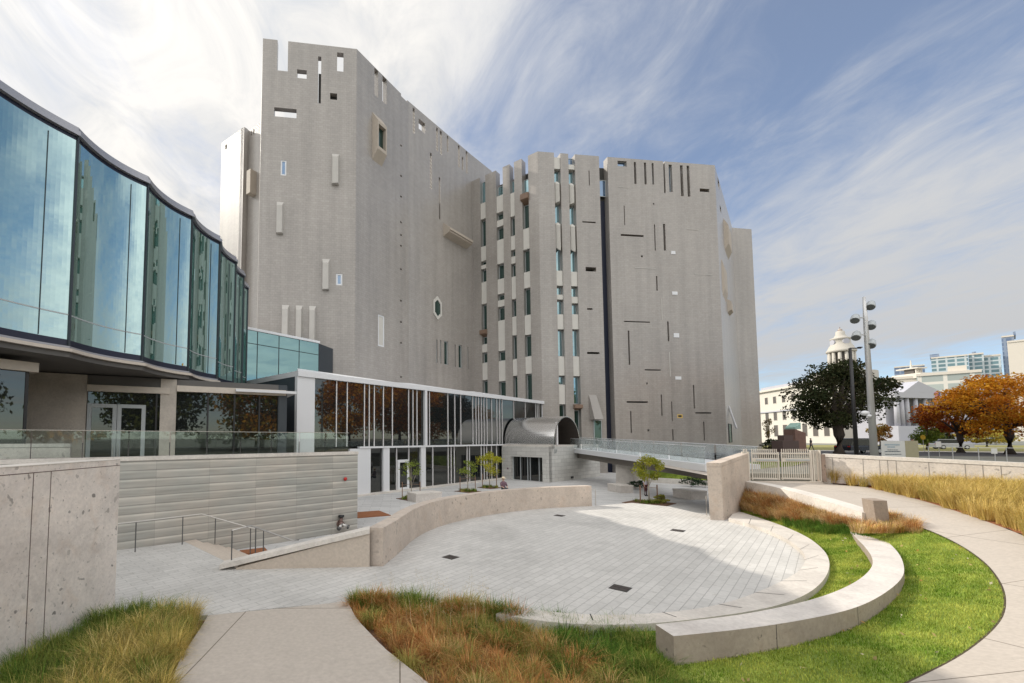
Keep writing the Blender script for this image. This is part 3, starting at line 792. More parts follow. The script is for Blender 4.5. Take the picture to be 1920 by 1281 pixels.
hC = [PC.rect(774, 203, 777.5, 250), PC.rect(785, 227, 797, 246), PC.rect(818, 240, 821, 283), PC.rect(825, 246, 828.5, 290), PC.rect(838, 255, 840.5, 285), PC.rect(859, 273, 862, 314), PC.rect(866, 295, 868.5, 319), PC.rect(873.5, 284, 876.5, 325), PC.rect(806.5, 287, 809.5, 354), PC.rect(823, 333, 825.5, 411)]
hCw = [PC.rect(833, 640, 840.5, 684), PC.rect(860, 647, 866.5, 690), PC.rect(818, 637, 820.5, 680), PC.rect(825, 638, 827.5, 682), PC.rect(852.5, 646, 854.5, 688), PC.rect(876.5, 651, 878.5, 692)]
hCh = PC.rect(812, 556, 827, 600)
for nm, pl, hs, in (('A', PA, hA + hAw), ('B', PB, hB + hBw), ('C', PC, hC + hCw)):
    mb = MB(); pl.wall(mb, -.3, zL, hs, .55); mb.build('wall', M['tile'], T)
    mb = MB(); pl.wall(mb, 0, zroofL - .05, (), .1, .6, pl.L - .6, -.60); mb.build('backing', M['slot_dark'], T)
for pl, r, g in ((PA, hAw[0], 'win_blue'), (PA, hAw[1], 'win_blue'), (PB, hBw[0], 'tile_panel')):
    window(pl, r, T, M[g], -.1, M['white_metal'], .16)
for r in hCw: window(PC, r, T, M['win_green'], -.2, M['frame_grey'], .08)
for q, d_ in (((619, 175, 632, 187), -.5), ((597, 144, 602, 194), -.35)):
    r = PA.rect(*q); mb = MB(); PA.box(mb, (r[0] - .01, r[1] - .2, r[2] + .3, r[3] + .6), d_ - .3, d_); mb.build('backing', M['slot_dark'], T)
CE = gz(922, 321, zL); PCx = Plane(xy(Dl), xy(CE)); mb = MB(); PCx.wall(mb, zR - 4, zL, (), .55, .001); mb.build('wall', M['tile'], T)
# left flank and bright fin
PAs = Plane(xy(AL), xy(A0)); PAm = Plane(xy(AM), xy(AL)); PFn = Plane(xy(FE_), xy(FN)); PFi = Plane((FN.x, FN.y), (FN.x + .9, FN.y + 1.6))
for pl, hs in ((PAs, [PAs.rect(489, 236, 491, 290)]), (PAm, [PAm.rect(470.5, 246, 472, 256), PAm.rect(475, 242, 477, 252)]), (PFn, [PFn.rect(422.3, 271, 425.5, 280)])):
    mb = MB(); pl.wall(mb, -.3, zL, hs, .5); mb.build('wall', M['tile'], T)
mb = MB(); PFi.wall(mb, -.3, zL, (), .6, .02); mb.build('wall', M['tile'], T)
mb = MB(); r = PAm.rect(474, 325, 481, 368); PAm.box(mb, r, 0, .9); mb.build('bay', M['bay_tan'], T)
# back shell
back = [FE_, Vector((FE_.x + 4, 84, 0)), Vector((64, 100, 0)), Ge + Vector((6, 10, 0)), Ge]
for a, b in zip(back, back[1:]):
    pl = Plane(xy(b), xy(a)); mb = MB(); pl.wall(mb, -.3, zR - 2, (), .5); mb.build('wall', M['tile'], T)
mb = MB(); mb.prism([xy(A0 + Vector((.3, .6, 0))), xy(AB + Vector((0, .8, 0))), xy(BC + Vector((-.4, .8, 0))), xy(Dl + Vector((-.5, 1.6, 0))), (FE_.x + 5, 80), xy(AL + Vector((.6, 1, 0)))], zroofL - .3, zroofL); mb.build('roof', M['roof_metal'], T)
mb = MB(); mb.prism([xy(Dl + Vector((.6, 1.6, 0))), xy(Ec + Vector((0, 2.2, 0))), xy(Er + Vector((-1, 1.6, 0))), xy(Fe + Vector((-1, 1.2, 0))), (56, 84), (8, 80)], zroofR - .3, zroofR); mb.build('roof', M['roof_metal'], T)
# cast fins standing proud of the front
def fin(pl, px0, py0, px1, py1, d=.45, mat='cast_fin'):
    a0, z0, a1, z1 = pl.rect(px0, py0, px1, py1); mb = MB(); w = (a1 - a0)
    pr = [(a0, 0), (a1, 0), (a1 - w * .15, d), (a0 + w * .1, d * .75)]
    lo = [pl.P(a, z0 + (.25 if d_ > 0 else 0) * -0, d_) for a, d_ in pr]; hi = [pl.P(a, z1 - (.5 if d_ > 0 else 0), d_) for a, d_ in pr]
    mb.face(lo); mb.face(hi[::-1])
    for i in range(4): j = (i + 1) % 4; mb.face([lo[j], lo[i], hi[i], hi[j]])
    return mb.build('fin', M[mat], T)
for q in ((622, 289, 636, 347), (518, 379, 532, 439), (604, 486, 618, 544), (528, 572, 542, 650), (554, 573, 567, 655), (579, 574, 592, 660)): fin(PA, *q)
# hooded bay on the second facet
def hood(pl, q, d, taper, win, mat='bay_tan', sill=.3):
    a0, z0, a1, z1 = pl.rect(*q); h = z1 - z0; w = a1 - a0
    o = [pl.P(a0, z0), pl.P(a1, z0), pl.P(a1, z1), pl.P(a0, z1)]
    f = [pl.P(a0 + w * .05, z0 + h * taper, d), pl.P(a1 + w * .0, z0 + h * taper, d), pl.P(a1 + w * .0, z1 - h * taper * 1.1, d), pl.P(a0 + w * .05, z1 - h * taper * 1.1, d)]
    mb = MB()
    for i in range(4): j = (i + 1) % 4; mb.face([o[i], o[j], f[j], f[i]])
    c = sum(f, Vector()) / 4; g = [p.lerp(c, .22) for p in f]
    for i in range(4): j = (i + 1) % 4; mb.face([f[i], f[j], g[j], g[i]])
    k = [p - pl.n * d * .6 for p in g]
    for i in range(4): j = (i + 1) % 4; mb.face([g[i], g[j], k[j], k[i]])
    b = mb.build('bay', M[mat], T)
    mb = MB(); mb.face(k); mb.build('pane', M[win], b)
hood(PB, (698, 218, 716, 306), .7, .19, 'win_green')
r = PC.rect(831, 421, 874, 452)
mb = MB(); a0, _, a1, _ = r; zt = PC.sz(834, 424)[1]; zb = PC.sz(832, 438)[1]
pr = [(0, zt + .3), (1.1, zt - .6), (1.1, zt - .9), (.95, zt - .9), (.95, zt - 1.1), (0, zb - .4)]
f0 = [PC.P(a0, z, d) for d, z in pr]; f1 = [PC.P(a1, z, d) for d, z in pr]
mb.face(f0); mb.face(f1[::-1])
for i in range(6): j = (i + 1) % 6; mb.face([f0[j], f0[i], f1[i], f1[j]])
mb.build('ledge_hood', M['bay_tan'], T)
# hexagonal window
a0, z0, a1, z1 = hCh; ac = (a0 + a1) / 2; hh = (z1 - z0)
def hexa(s, d): return [PC.P(ac + (x * (a1 - a0) / 2) * s, (z0 + z1) / 2 + y * hh / 2 * s, d) for x, y in ((0, -1), (1, -.55), (1, .55), (0, 1), (-1, .55), (-1, -.55))]
mb = MB(); o, q = hexa(1, .12), hexa(.72, .12); o0 = hexa(1, 0); k = hexa(.72, .02)
for i in range(6): j = (i + 1) % 6; mb.face([o[i], o[j], q[j], q[i]]); mb.face([o0[i], o0[j], o[j], o[i]]); mb.face([q[i], q[j], k[j], k[i]])
w = mb.build('window', M['tile_panel'], T); mb = MB(); mb.face(k); mb.build('pane', M['win_green'], w)

# window strips of the re-entrant corner
colsD = [PD.rect(900.5, 380, 910.5, 420), PD.rect(930.5, 380, 943.5, 420), PD.rect(956.5, 380, 965, 420), PD.rect(979.5, 380, 991.7, 420)]
colsE = [PE.rect(1041, 380, 1053, 420), PE.rect(1068, 380, 1080.5, 420)]
a_slot0 = PE.sz(1124, 330)[0]; a_slot1 = PE.sz(1140, 330)[0]
hD = [(c[0], -1, c[2], 99) for c in colsD]; hE = [(c[0], -1, c[2], 99) for c in colsE] + [(a_slot0, -1, a_slot1, 99)]
slots = [(1158, 302, 1175, 312), (1189, 304, 1193, 345), (1208, 305, 1212, 346), (1222.5, 306, 1226, 346), (1244, 285, 1247, 362), (1254.5, 309, 1260.5, 360), (1276, 310, 1281, 368), (1288.5, 311, 1293.5, 369), (1312, 354, 1330, 360), (1164, 440, 1207, 443.5), (1244, 420, 1248, 470), (1224.5, 381, 1227, 384), (1202, 479, 1205.5, 482.5), (1230.5, 518, 1233, 545),
         (1170, 602.5, 1219, 604.5), (1251.5, 603, 1254.5, 640), (1178, 620, 1181, 684), (1209, 692.7, 1239, 695), (1212, 717, 1214.5, 721), (1300, 722, 1302.5, 766), (1175, 752.5, 1215, 755.5), (1239.5, 740, 1242, 780), (1259, 753, 1261, 790), (1304, 773.3, 1334, 775.6), (1182, 771, 1184.5, 812), (1214, 805.5, 1217.5, 809), (1260.5, 805, 1263, 826), (1319, 791, 1321.5, 826), (1227, 421, 1229, 470), (1170, 386, 1171.6, 422)]
hS = [PE.rect(*q) for q in slots] + [PE.rect(1270, 777, 1280, 784)] + [PE.rect(1104, 320, 1105.7, 348), PE.rect(1092, 415.5, 1117, 418), PE.rect(1098, 501, 1118, 509), PE.rect(1101, 578, 1111, 581), PE.rect(1101, 660, 1124, 664)]
mb = MB(); PD.wall(mb, -.3, zR, hD, 1.1); mb.build('wall', M['tile'], T)
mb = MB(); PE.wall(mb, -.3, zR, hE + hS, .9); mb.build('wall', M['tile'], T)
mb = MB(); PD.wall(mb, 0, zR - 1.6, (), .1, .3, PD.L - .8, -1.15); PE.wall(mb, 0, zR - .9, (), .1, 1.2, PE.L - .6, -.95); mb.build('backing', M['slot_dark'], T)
def strip(pl, c, px, segs):
    for kind, y0, y1 in segs:
        z1 = pl.sz(px, y0)[1]; z0 = pl.sz(px, y1)[1]
        if kind in 'wgsb':
            window(pl, (c[0], z0, c[2], z1), T, M[{'w': 'win_green', 'g': 'win_green', 's': 'win_sky', 'b': 'win_blue'}[kind]], -.62, M['frame_grey'], .07)
        elif kind == 'p':
            mb = MB(); pl.box(mb, (c[0] + .01, z0, c[2] - .01, z1), -.75, -.10); mb.build('spandrel_panel', M['tile_panel'], T)
        elif kind == 'q':       # prow shaped panel
            am = (c[0] + c[2]) / 2; mb = MB()
            P = [(c[0] + .02, -.3), (am, .38), (c[2] - .02, -.3)]
            lo = [pl.P(P[0][0], z0, P[0][1]), pl.P(am, z0 - .75 * (y0 > 400), P[1][1]), pl.P(P[2][0], z0, P[2][1])]; hi = [pl.P(P[0][0], z1, P[0][1]), pl.P(am, z1 + .2, -.25), pl.P(P[2][0], z1, P[2][1])]
            hi2 = [hi[0], pl.P(am, z1 - .5, P[1][1]), hi[2]]
            mb.face([lo[0], lo[1], hi2[1], hi2[0]]); mb.face([lo[1], lo[2], hi2[2], hi2[1]]); mb.face([hi2[0], hi2[1], hi[1]]); mb.face([hi2[1], hi2[2], hi[1]])
            bk = [pl.P(c[0] + .02, z0, -.7), pl.P(c[2] - .02, z0, -.7)]; mb.face([lo[2], lo[1], lo[0], bk[0], bk[1]])
            mb.build('spandrel_panel', M['tile_panel'], T)
        elif kind == 'a':       # small projecting awning box
            mb = MB(); a0, a1 = c[0] - .1, c[2] + .05
            f = [pl.P(a0, z0 + (z1 - z0) * .3, .4), pl.P(a1, z0 + (z1 - z0) * .3, .4), pl.P(a1, z1 - .15, .4), pl.P(a0, z1 - .15, .4)]
            k = [pl.P(a0, z0, -.6), pl.P(a1, z0, -.6), pl.P(a1, z1, -.6), pl.P(a0, z1, -.6)]
            mb.face(f); mb.face(k[::-1])
            for i in range(4): j = (i + 1) % 4; mb.face([f[j], f[i], k[i], k[j]])
            mb.build('awning_box', M['brown'], T)
strip(PD, colsD[0], 905, [('s', 337, 379), ('p', 380, 410), ('w', 411, 461), ('p', 462, 489), ('w', 489, 496), ('p', 497, 504), ('w', 505, 528), ('p', 529, 570), ('w', 571, 618), ('a', 618, 631), ('w', 631, 645), ('p', 646, 661), ('w', 662, 680), ('p', 681, 713), ('w', 714, 760)])
strip(PD, colsD[1], 937, [('s', 345, 365), ('p', 366, 397), ('w', 398, 411), ('p', 412, 424), ('w', 425, 448), ('p', 449, 494), ('w', 495, 522), ('p', 523, 551), ('w', 552, 562), ('p', 563, 575), ('w', 576, 600), ('p', 601, 658), ('w', 659, 676), ('p', 677, 715), ('w', 716, 780)])
strip(PD, colsD[2], 961, [('s', 335, 360), ('p', 361, 405), ('w', 406, 441), ('p', 442, 468), ('w', 469, 480), ('p', 481, 494), ('w', 495, 518), ('p', 519, 561), ('w', 562, 593), ('p', 594, 629), ('w', 630, 673), ('p', 674, 705), ('w', 706, 800)])
strip(PD, colsD[3], 986, [('s', 332, 364), ('a', 362, 380), ('w', 381, 427), ('p', 428, 467), ('w', 468, 509), ('p', 510, 540), ('w', 541, 590), ('p', 591, 628), ('w', 629, 668), ('p', 669, 701), ('w', 702, 800)])
strip(PE, colsE[0], 1047, [('b', 290, 294), ('p', 295, 316), ('s', 317, 340), ('q', 341, 380), ('s', 381, 417), ('q', 418, 461), ('s', 462, 506), ('p', 507, 535), ('s', 536, 551), ('p', 552, 561), ('s', 562, 588), ('p', 589, 617), ('s', 618, 667), ('p', 668, 704), ('s', 705, 720), ('p', 721, 758), ('g', 759, 830)])
strip(PE, colsE[1], 1074, [('b', 292, 307), ('p', 308, 317), ('s', 318, 343), ('q', 344, 383), ('s', 384, 420), ('q', 421, 464), ('s', 465, 508), ('p', 509, 536), ('s', 537, 555), ('p', 556, 568), ('s', 569, 588), ('p', 589, 617), ('s', 618, 667), ('p', 668, 705), ('s', 706, 757), ('a', 757, 769), ('g', 769, 830)])
# deep glazed slot between the two masses
mb = MB(); z1 = PE.sz(1132, 370)[1]
for i in range(7):
    pass
mb.face([PE.P(a_slot0, 0, -.9), PE.P(a_slot1, 0, -.9), PE.P(a_slot1, z1, -.9), PE.P(a_slot0, z1, -.9)])
w = mb.build('window', M['navy_metal'], T)
mb = MB(); pw_ = (a_slot1 - a_slot0)
PE.box(mb, (a_slot0 + .02, 0, a_slot0 + pw_ * .25, z1), -.88, -.55); mb.build('jamb', M['frame_grey'], w)
zt = PE.sz(1132, 333)[1]
window(PE, (a_slot0, z1 + .4, a_slot1, zt), T, M['win_blue'], -.6)
# blue glazing, amber light box and white plates of the right mass
for q, g in (((1158, 302, 1175, 312), 'win_blue'), ((1254.5, 309, 1260.5, 360), 'win_blue'), ((1222.5, 306, 1226, 346), 'win_blue')):
    window(PE, PE.rect(*q), T, M[g], -.35, M['frame_grey'], .06)
amb = plain('amber_frame', (.62, .42, .12), .5)
window(PE, PE.rect(1270, 777, 1280, 784), T, M['slot_dark'], -.05, amb, .18)
for q in ((1258, 471, 1266, 477), (1260, 547, 1270, 553), (1263, 625, 1273, 633), (1266, 706, 1277, 712)):
    mb = MB(); PE.box(mb, PE.rect(*q), 0, .05); mb.build('white_plate', M['white_metal'], T)
for q in ((1190, 502.4, 1229, 503.6), (1303, 514.6, 1335, 515.6), (1160, 351, 1178, 352), (1288, 430, 1310, 431), (1240, 560, 1241.5, 600), (1255, 660, 1256.5, 706)):
    mb = MB(); PE.box(mb, PE.rect(*q), 0, .03); mb.build('relief_line', M['cast_fin'], T)
# entrance hood low on the middle facade
a0, z0, a1, z1 = PE.rect(1106, 741, 1127, 787)
mb = MB(); f = [PE.P(a0 - .0, z0, 1.0), PE.P(a1 - .3, z0, 1.0), PE.P(a1 - .6, z1, .05), PE.P(a0 - .1, z1, .05)]; k = [PE.P(a0 - .0, z0, 0), PE.P(a1 - .3, z0, 0), PE.P(a1 - .6, z1, 0), PE.P(a0 - .1, z1, 0)]
mb.face(f); mb.face(k[::-1])
for i in range(4): j = (i + 1) % 4; mb.face([f[j], f[i], k[i], k[j]])
mb.build('door_hood', plain('door_hood_stone', (.34, .32, .30), .7), T)
window(PE, PE.rect(1113, 788, 1128, 835), T, M['win_green'], .04, M['frame_grey'], .08, 'door')
# right flank: glazed tile face seen at a grazing angle, tan bays, lower dark mass
def lowtop(pl, z1, hs=()):
    mb = MB(); pl.wall(mb, -.3, z1, hs, .5); return mb.build('wall', M['tile'], T)
lowtop(PF, zR, [PF.rect(1346, 338, 1348.5, 352), PF.rect(1350, 388, 1352, 397)])
lowtop(PG, zR)
for q, d in (((1358, 425, 1364, 474), .5), ((1354, 497, 1360, 558), .25), ((1364, 566, 1367.5, 588), .45)):
    a0, z0, a1, z1 = PF.rect(*q); h = z1 - z0
    o = [PF.P(a0, z0), PF.P(a1, z0 + h * .0), PF.P(a1, z1), PF.P(a0, z1)]; f = [PF.P(a0 + .3, z0 + h * .2, d), PF.P(a1 - .3, z0 + h * .2, d), PF.P(a1 - .3, z1 - h * .2, d), PF.P(a0 + .3, z1 - h * .2, d)]
    mb = MB(); mb.face(f)
    for i in range(4): j = (i + 1) % 4; mb.face([o[i], o[j], f[j], f[i]])
    mb.build('bay', M['bay_tan'], T)
mb = MB(); a = PF.sz(1367, 790)[0]
for k in range(2):
    b = PF.P(a + k * .8, 8.5, 0); mb = MB(); mb.tube([b, b + PF.n * .7 + PF.u * .5 + Vector((0, 0, -3.0))], .09, 6); mb.build('stay', M['white_metal'], T)

window(PF, PF.rect(1366, 795, 1371, 830), T, M['win_green'], .05, M['black'], .06, 'door')

# ================================================================== WHITE GALLERY WING
wa = gz(694, 926.9, 0); wb = gz(940, 897.8, 0); wu = (wb - wa).normalized()
tmp = Plane(xy(wa), xy(wb)); s0 = tmp.sz(557, 760)[0]; s1 = tmp.sz(1019, 768)[0]
PW = Plane(xy(tmp.P(s0, 0)), xy(tmp.P(s1, 0)))
W = empty('gallery_wing', PW.P(PW.L * .4, 0), 'low white gallery wing with dark glass and irregular white mullions', 'building')
zt = PW.sz(700, 713)[1]; zf = PW.sz(700, 721.5)[1]; zm = PW.sz(760, 836)[1]
th = 14.0
zfl = zm
px_s = lambda px, y=770: PW.sz(px, y)[0]
a590 = px_s(590); am = px_s(672, 880)
mb = MB(); PW.box(mb, (0, -.2, a590, zf), -.3, 0); mb.build('wall', M['white_metal'], W)
# side wall facing the pavilion, back and far end
pside = Plane(xy(PW.P(0, 0) - PW.n * th), xy(PW.P(0, 0))); mb = MB(); pside.wall(mb, -.2, zf, (), .25, 0, pside.L - .3); mb.build('side_wall', M['dark_metal'], W)
pend = Plane(xy(PW.P(PW.L, 0)), xy(PW.P(PW.L, 0) - PW.n * 3.5)); mb = MB(); pend.wall(mb, -.2, zf, (), .25, .05); mb.build('end_wall', M['white_metal'], W)
# roof: fascia and shallow folded hips
mb = MB(); PW.box(mb, (-.02, zf, PW.L + .05, zt), -th, .12); mb.build('fascia', M['white_metal'], W)
mb = MB()
for (pa_, pk, pb2, hgt) in ((0, 1.0, 11, .45), (8.5, 12.5, 21, .42), (18, 22.0, 30, .40)):
    q = [PW.P(pa_, zt + .004, .1), PW.P(pk, zt + hgt, -1.6), PW.P(pb2, zt + .004, .1), PW.P(pk + 2, zt + .004, -6)]
    mb.face([q[0], q[2], q[1]]); mb.face([q[0], q[1], q[3]]); mb.face([q[1], q[2], q[3]])
mb.build('folded_roof', M['white_metal'], W)
# glazing and mullions, upper storey
mb = MB(); mb.face([PW.P(a590, zfl, -.12), PW.P(PW.L, zfl, -.12), PW.P(PW.L, zf, -.12), PW.P(a590, zf, -.12)]); mb.build('upper_glazing', M['dark_glass'], W)
up_px = [632, 652, 684.5, 693.5, 703, 720, 737, 767.5, 775.5, 783, 806.5, 841, 854, 865, 887.5, 893.5, 898.5, 903.5, 908.5, 914, 923, 932.5, 937.5, 942.5, 964.5, 986, 1005.5, 1008.5, 1011.5]
for px in up_px:
    a = px_s(px); w_ = .06 if px < 880 else .05
    mb = MB(); PW.box(mb, (a - w_ / 2, zfl + .01, a + w_ / 2, zf), -.11, -.05); mb.build('mullion', M['fin_metal'], W)
mb = MB(); a = px_s(797.5); PW.box(mb, (a - .14, zfl + .01, a + .14, zf), -.11, .11); mb.build('mullion', M['white_metal'], W)
mb = MB(); PW.box(mb, (am, zm - .14, PW.L, zm), -.11, .13); mb.build('floor_band', M['white_metal'], W)
# ground storey
aend = px_s(941, 870)
mb = MB(); mb.face([PW.P(am, 0, -.15), PW.P(aend + 2, 0, -.15), PW.P(aend + 2, zm - .14, -.15), PW.P(am, zm - .14, -.15)]); mb.build('lower_glazing', M['dark_glass'], W)
for p0, p1 in ((655, 694), (718, 729.5), (789, 797.5)):
    mb = MB(); PW.box(mb, (px_s(p0, 880), -.1, px_s(p1, 880), zm - .15), -.14, .06); mb.build('pier', M['white_metal'], W)
for px in (745, 768, 797.6, 813, 842, 847.5, 853.5, 877.5, 882, 904, 909.5, 914.5, 923.5, 933):
    a = px_s(px, 880); mb = MB(); PW.box(mb, (a - .03, 0, a + .03, zm - .15), -.14, -.06); mb.build('mullion', M['fin_metal'], W)
r = PW.rect(746, 862, 767, 923); window(PW, (r[0], 0.02, r[2], r[3]), W, M['dark_glass'], -.04, M['white_metal'], .22, 'door')
mb = MB(); PW.box(mb, (am - 6, 0, aend, .10), -.1, .55); mb.build('plinth', M['conc_cap'], W)

# ================================================================== STONE ENTRY BLOCK WITH VAULT
e1 = gz(1030, 905, 0); e0 = PW.P(aend, 0); ed = (e1 - e0).normalized(); er = Vector((-ed.y, ed.x, 0)); 
if er.x < 0: er = -er
PX = Plane(xy(e0), xy(e1)); PY = Plane(xy(e1), xy(e1 + er * 10.5))
zeb = PX.sz(1025, 838)[1]
t = empty('entry_pavilion', e1, 'small pale stone entry block with polished steel barrel vault on top', 'building')
hd = PX.rect(958, 857, 1017, 903); hd = (hd[0], -.3, hd[2], hd[3])
mb = MB(); PX.wall(mb, -.2, zeb, [hd], .5); PY.wall(mb, -.2, zeb, (), .5, .02); mb.build('wall', M['stone_block'], t)
mb = MB(); c = [e0, e1, e1 + er * 10.5, e0 + er * 10.5]; mb.prism([xy(p) for p in (e0 - ed * -.1, e1, e1 + er * 10.4, e0 + er * 10.4)], zeb + .003, zeb + .16); mb.build('roof_slab', M['conc_cap'], t)
dr = (hd[0], 0.0, hd[2], hd[3])
mb = MB(); mb.face([PX.P(dr[0], 0, -.45), PX.P(dr[2], 0, -.45), PX.P(dr[2], dr[3], -.45), PX.P(dr[0], dr[3], -.45)]); d_ = mb.build('door_glazing', M['dark_glass'], t)
for f in (.0, .24, .47, .55, .83, .97):
    a = dr[0] + (dr[2] - dr[0]) * f; mb = MB(); PX.box(mb, (a, 0, a + .07, dr[3]), -.44, -.36); mb.build('door_bar', M['frame_grey'], d_)
mb = MB(); r = PX.rect(951, 877, 953.5, 880); PX.box(mb, r, 0, .04); mb.build('keypad', M['cloth_plum'], t)
def text3d(s, name, loc, size, plane, mat, parent, depth=.01):
    cu = bpy.data.curves.new(name, 'FONT'); cu.body = s; cu.size = size; cu.extrude = depth; cu.align_x = 'CENTER'; cu.align_y = 'CENTER'
    o = bpy.data.objects.new(name, cu); COL.objects.link(o); cu.materials.append(mat)
    u = plane.u; nn = plane.n
    from mathutils import Matrix
    m3 = Matrix((u, Vector((0, 0, 1)), nn)).transposed()
    dg = bpy.context.evaluated_depsgraph_get(); me = bpy.data.meshes.new_from_object(o.evaluated_get(dg)); me.name = name
    bpy.data.objects.remove(o)
    me.transform(m3.to_4x4()); o = bpy.data.objects.new(name, me); COL.objects.link(o)
    if not me.materials: me.materials.append(mat)
    o.location = Vector(loc) - (wloc(parent) if parent else Vector()); o.parent = parent
    return o
a, z = PY.sz(1041.5, 847); text3d('37', 'house_number', PY.P(a, z, .01), .52, PY, M['ink'], t)
mb = MB(); a, z = PY.sz(1072, 895); PY.box(mb, (a - .2, z - .12, a + .2, z + .1), 0, .1); mb.build('floodlight', M['black'], t)
# barrel vault
rv = 2.55; zv = zeb + .17
vA = at(1038.5, 833, e1.y + .2); vA = vz(vA, zv); vc1 = vA + er * rv; vc0 = vc1 - ed * ((vc1 - (e0 + er * rv)).dot(ed) + .05)
mb = MB(); nseg = 40
def arch(c, r, k): 
    th_ = math.pi * (-.06 + 1.12 * k / nseg); return c + er * (-math.cos(th_) * r) + Vector((0, 0, .16 + math.sin(th_) * r * 1.06))
oo = [[arch(c, r, k) for k in range(nseg + 1)] for c, r in ((vc0, rv), (vc1, rv), (vc1, rv - .1), (vc0, rv - .1))]
for k in range(nseg):
    mb.face([oo[0][k], oo[0][k + 1], oo[1][k + 1], oo[1][k]][::-1]); mb.face([oo[1][k], oo[1][k + 1], oo[2][k + 1], oo[2][k]][::-1])
mb.build('barrel_vault', M['steel'], t, True)
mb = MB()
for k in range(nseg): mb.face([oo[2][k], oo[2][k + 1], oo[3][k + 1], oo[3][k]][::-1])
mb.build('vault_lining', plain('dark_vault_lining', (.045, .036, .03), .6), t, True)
mb = MB(); mb.face([arch(vc0 + ed * 1.5, rv - .1, k) for k in range(nseg + 1)]); mb.build('vault_end_glazing', M['dark_glass'], t)
b = vc1 - er * (rv - .9) - ed * .2
mb = MB(); mb.cbox(b, .18, .18, 2.2, .6); mb.build('bollard_lamp', M['fin_metal'], t)

# ================================================================== FOOTBRIDGE
bp0 = gz(1052, 833, zv - .12); 
q0 = Vector((bp0.x, bp0.y, bp0.z)); q1y = 26.0
q1 = at(1425, 871, q1y); 
t = empty('footbridge', q0, 'slim white footbridge with glass railings leading to the vault', 'bridge')
bd = Vector((q1.x - q0.x, q1.y - q0.y, 0)); bl = bd.length; bd.normalize(); bn = Vector((bd.y, -bd.x, 0))
if bn.y > 0: bn = -bn
wdt = 3.2
def deck(z0a, z1a, z0b, z1b, o0, o1, f0=0, f1=1):
    mb = MB(); a = q0.lerp(q1, f0); b = q0.lerp(q1, f1)
    lo = [vz(a - bn * o0, z0a), vz(b - bn * o0, z0b), vz(b - bn * o1, z0b), vz(a - bn * o1, z0a)]
    hi = [vz(a - bn * o0, z1a), vz(b - bn * o0, z1b), vz(b - bn * o1, z1b), vz(a - bn * o1, z1a)]
    mb.face(hi); mb.face(lo[::-1])
    for i in range(4): j = (i + 1) % 4; mb.face([lo[i], lo[j], hi[j], hi[i]])
    return mb
deck(q0.z - .42, q0.z, q1.z - .42, q1.z, 0, wdt).build('deck', M['white_metal'], t)
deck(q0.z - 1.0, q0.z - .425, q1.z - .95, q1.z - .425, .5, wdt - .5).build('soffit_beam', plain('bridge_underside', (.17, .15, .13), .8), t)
npn = 9
for side in (0.06, wdt - .06):
    for i in range(npn):
        f0, f1 = i / npn + .003, (i + 1) / npn - .003
        za, zb_ = q0.z + (q1.z - q0.z) * f0, q0.z + (q1.z - q0.z) * f1
        deck(za + .05, za + 1.02, zb_ + .05, zb_ + 1.02, side - .01, side + .01, f0, f1).build('glass_panel', M['bridge_glass'], t)
    deck(q0.z + 1.03, q0.z + 1.06, q1.z + 1.03, q1.z + 1.06, side - .02, side + .02).build('top_rail', M['white_metal'], t)
for f in (.62,):
    p = q0.lerp(q1, f) - bn * wdt / 2; mb = MB(); mb.cbox(vz(p, 0), .7, 1.6, p.z - 1.0, .5); mb.build('pier', M['conc_cap'], t)

# ================================================================== GLASS PAVILION (scalloped drum over a recessed ground floor)
zD = E + 12.0
cus = [gz(px, py, zD) for px, py in ((146, 240), (277, 331), (360, 395), (412, 443), (442, 482), (457, 509))]
cus = [Vector((-23.5, -1.5, zD)), Vector((-19.4, 2.6, zD)), Vector((-16.2, 7.0, zD)), Vector((-13.7, 12.0, zD))][:] + cus + [cus[-1] + Vector((-.6, 2.6, 0)), cus[-1] + Vector((-2.4, 4.8, 0))]
# the widest bay on the left spans the frame edge
zb0 = zat(125, 655, cus[4].y); zb1 = zat(261, 683, cus[5].y); zDb = (zb0 + zb1) / 2
t = empty('glass_pavilion', vz(cus[4], 2.4), 'scalloped blue green glass pavilion overhanging a recessed ground floor', 'building')
def scallop(a, b, d, n=10):
    u = (b - a); L = u.length; nn = Vector((u.y, -u.x, 0)).normalized()    # toward the court
    out = []
    for k in range(n + 1):
        f = k / n; out.append(a.lerp(b, f) - nn * d * (1 - (2 * f - 1) ** 2))
    return out, nn
ring = []
for i in range(len(cus) - 1):
    a, b = cus[i], cus[i + 1]; L = (b - a).length; dsc = min(.34, L * .105)
    P_, nn = scallop(a, b, dsc, 30)
    ring += P_ if i == 0 else P_[1:]
    if i < 2: pass
    ztop = zD - .36
    mb = MB(); g = [vz(p, zDb + .38) for p in P_]; h_ = [vz(p, ztop - .16) for p in P_]; mb.strip(g, h_)
    pn = mb.build('glass_panel', M['drum_glass'], t, True)
    mb = MB(); mb.strip(h_, [vz(p, ztop) for p in P_]); mb.build('head_band', M['navy_metal'], t, True)
    mb = MB(); mb.strip([vz(p, zDb + .12) for p in P_], g); mb.build('sill_band', M['navy_metal'], t, True)
    mb = MB(); c = vz(a, zDb + .12) + nn * .03; mb.cbox(c, .08, .07, ztop - zDb - .12, math.atan2(nn.y, nn.x)); mb.build('mullion', M['dark_metal'], t)
    mb = MB(); f = P_[24] + nn * .012; mb.cbox(vz(f, zDb + .4), .025, .025, ztop - zDb - .75, math.atan2(nn.y, nn.x)); mb.build('glass_joint', M['dark_metal'], t)
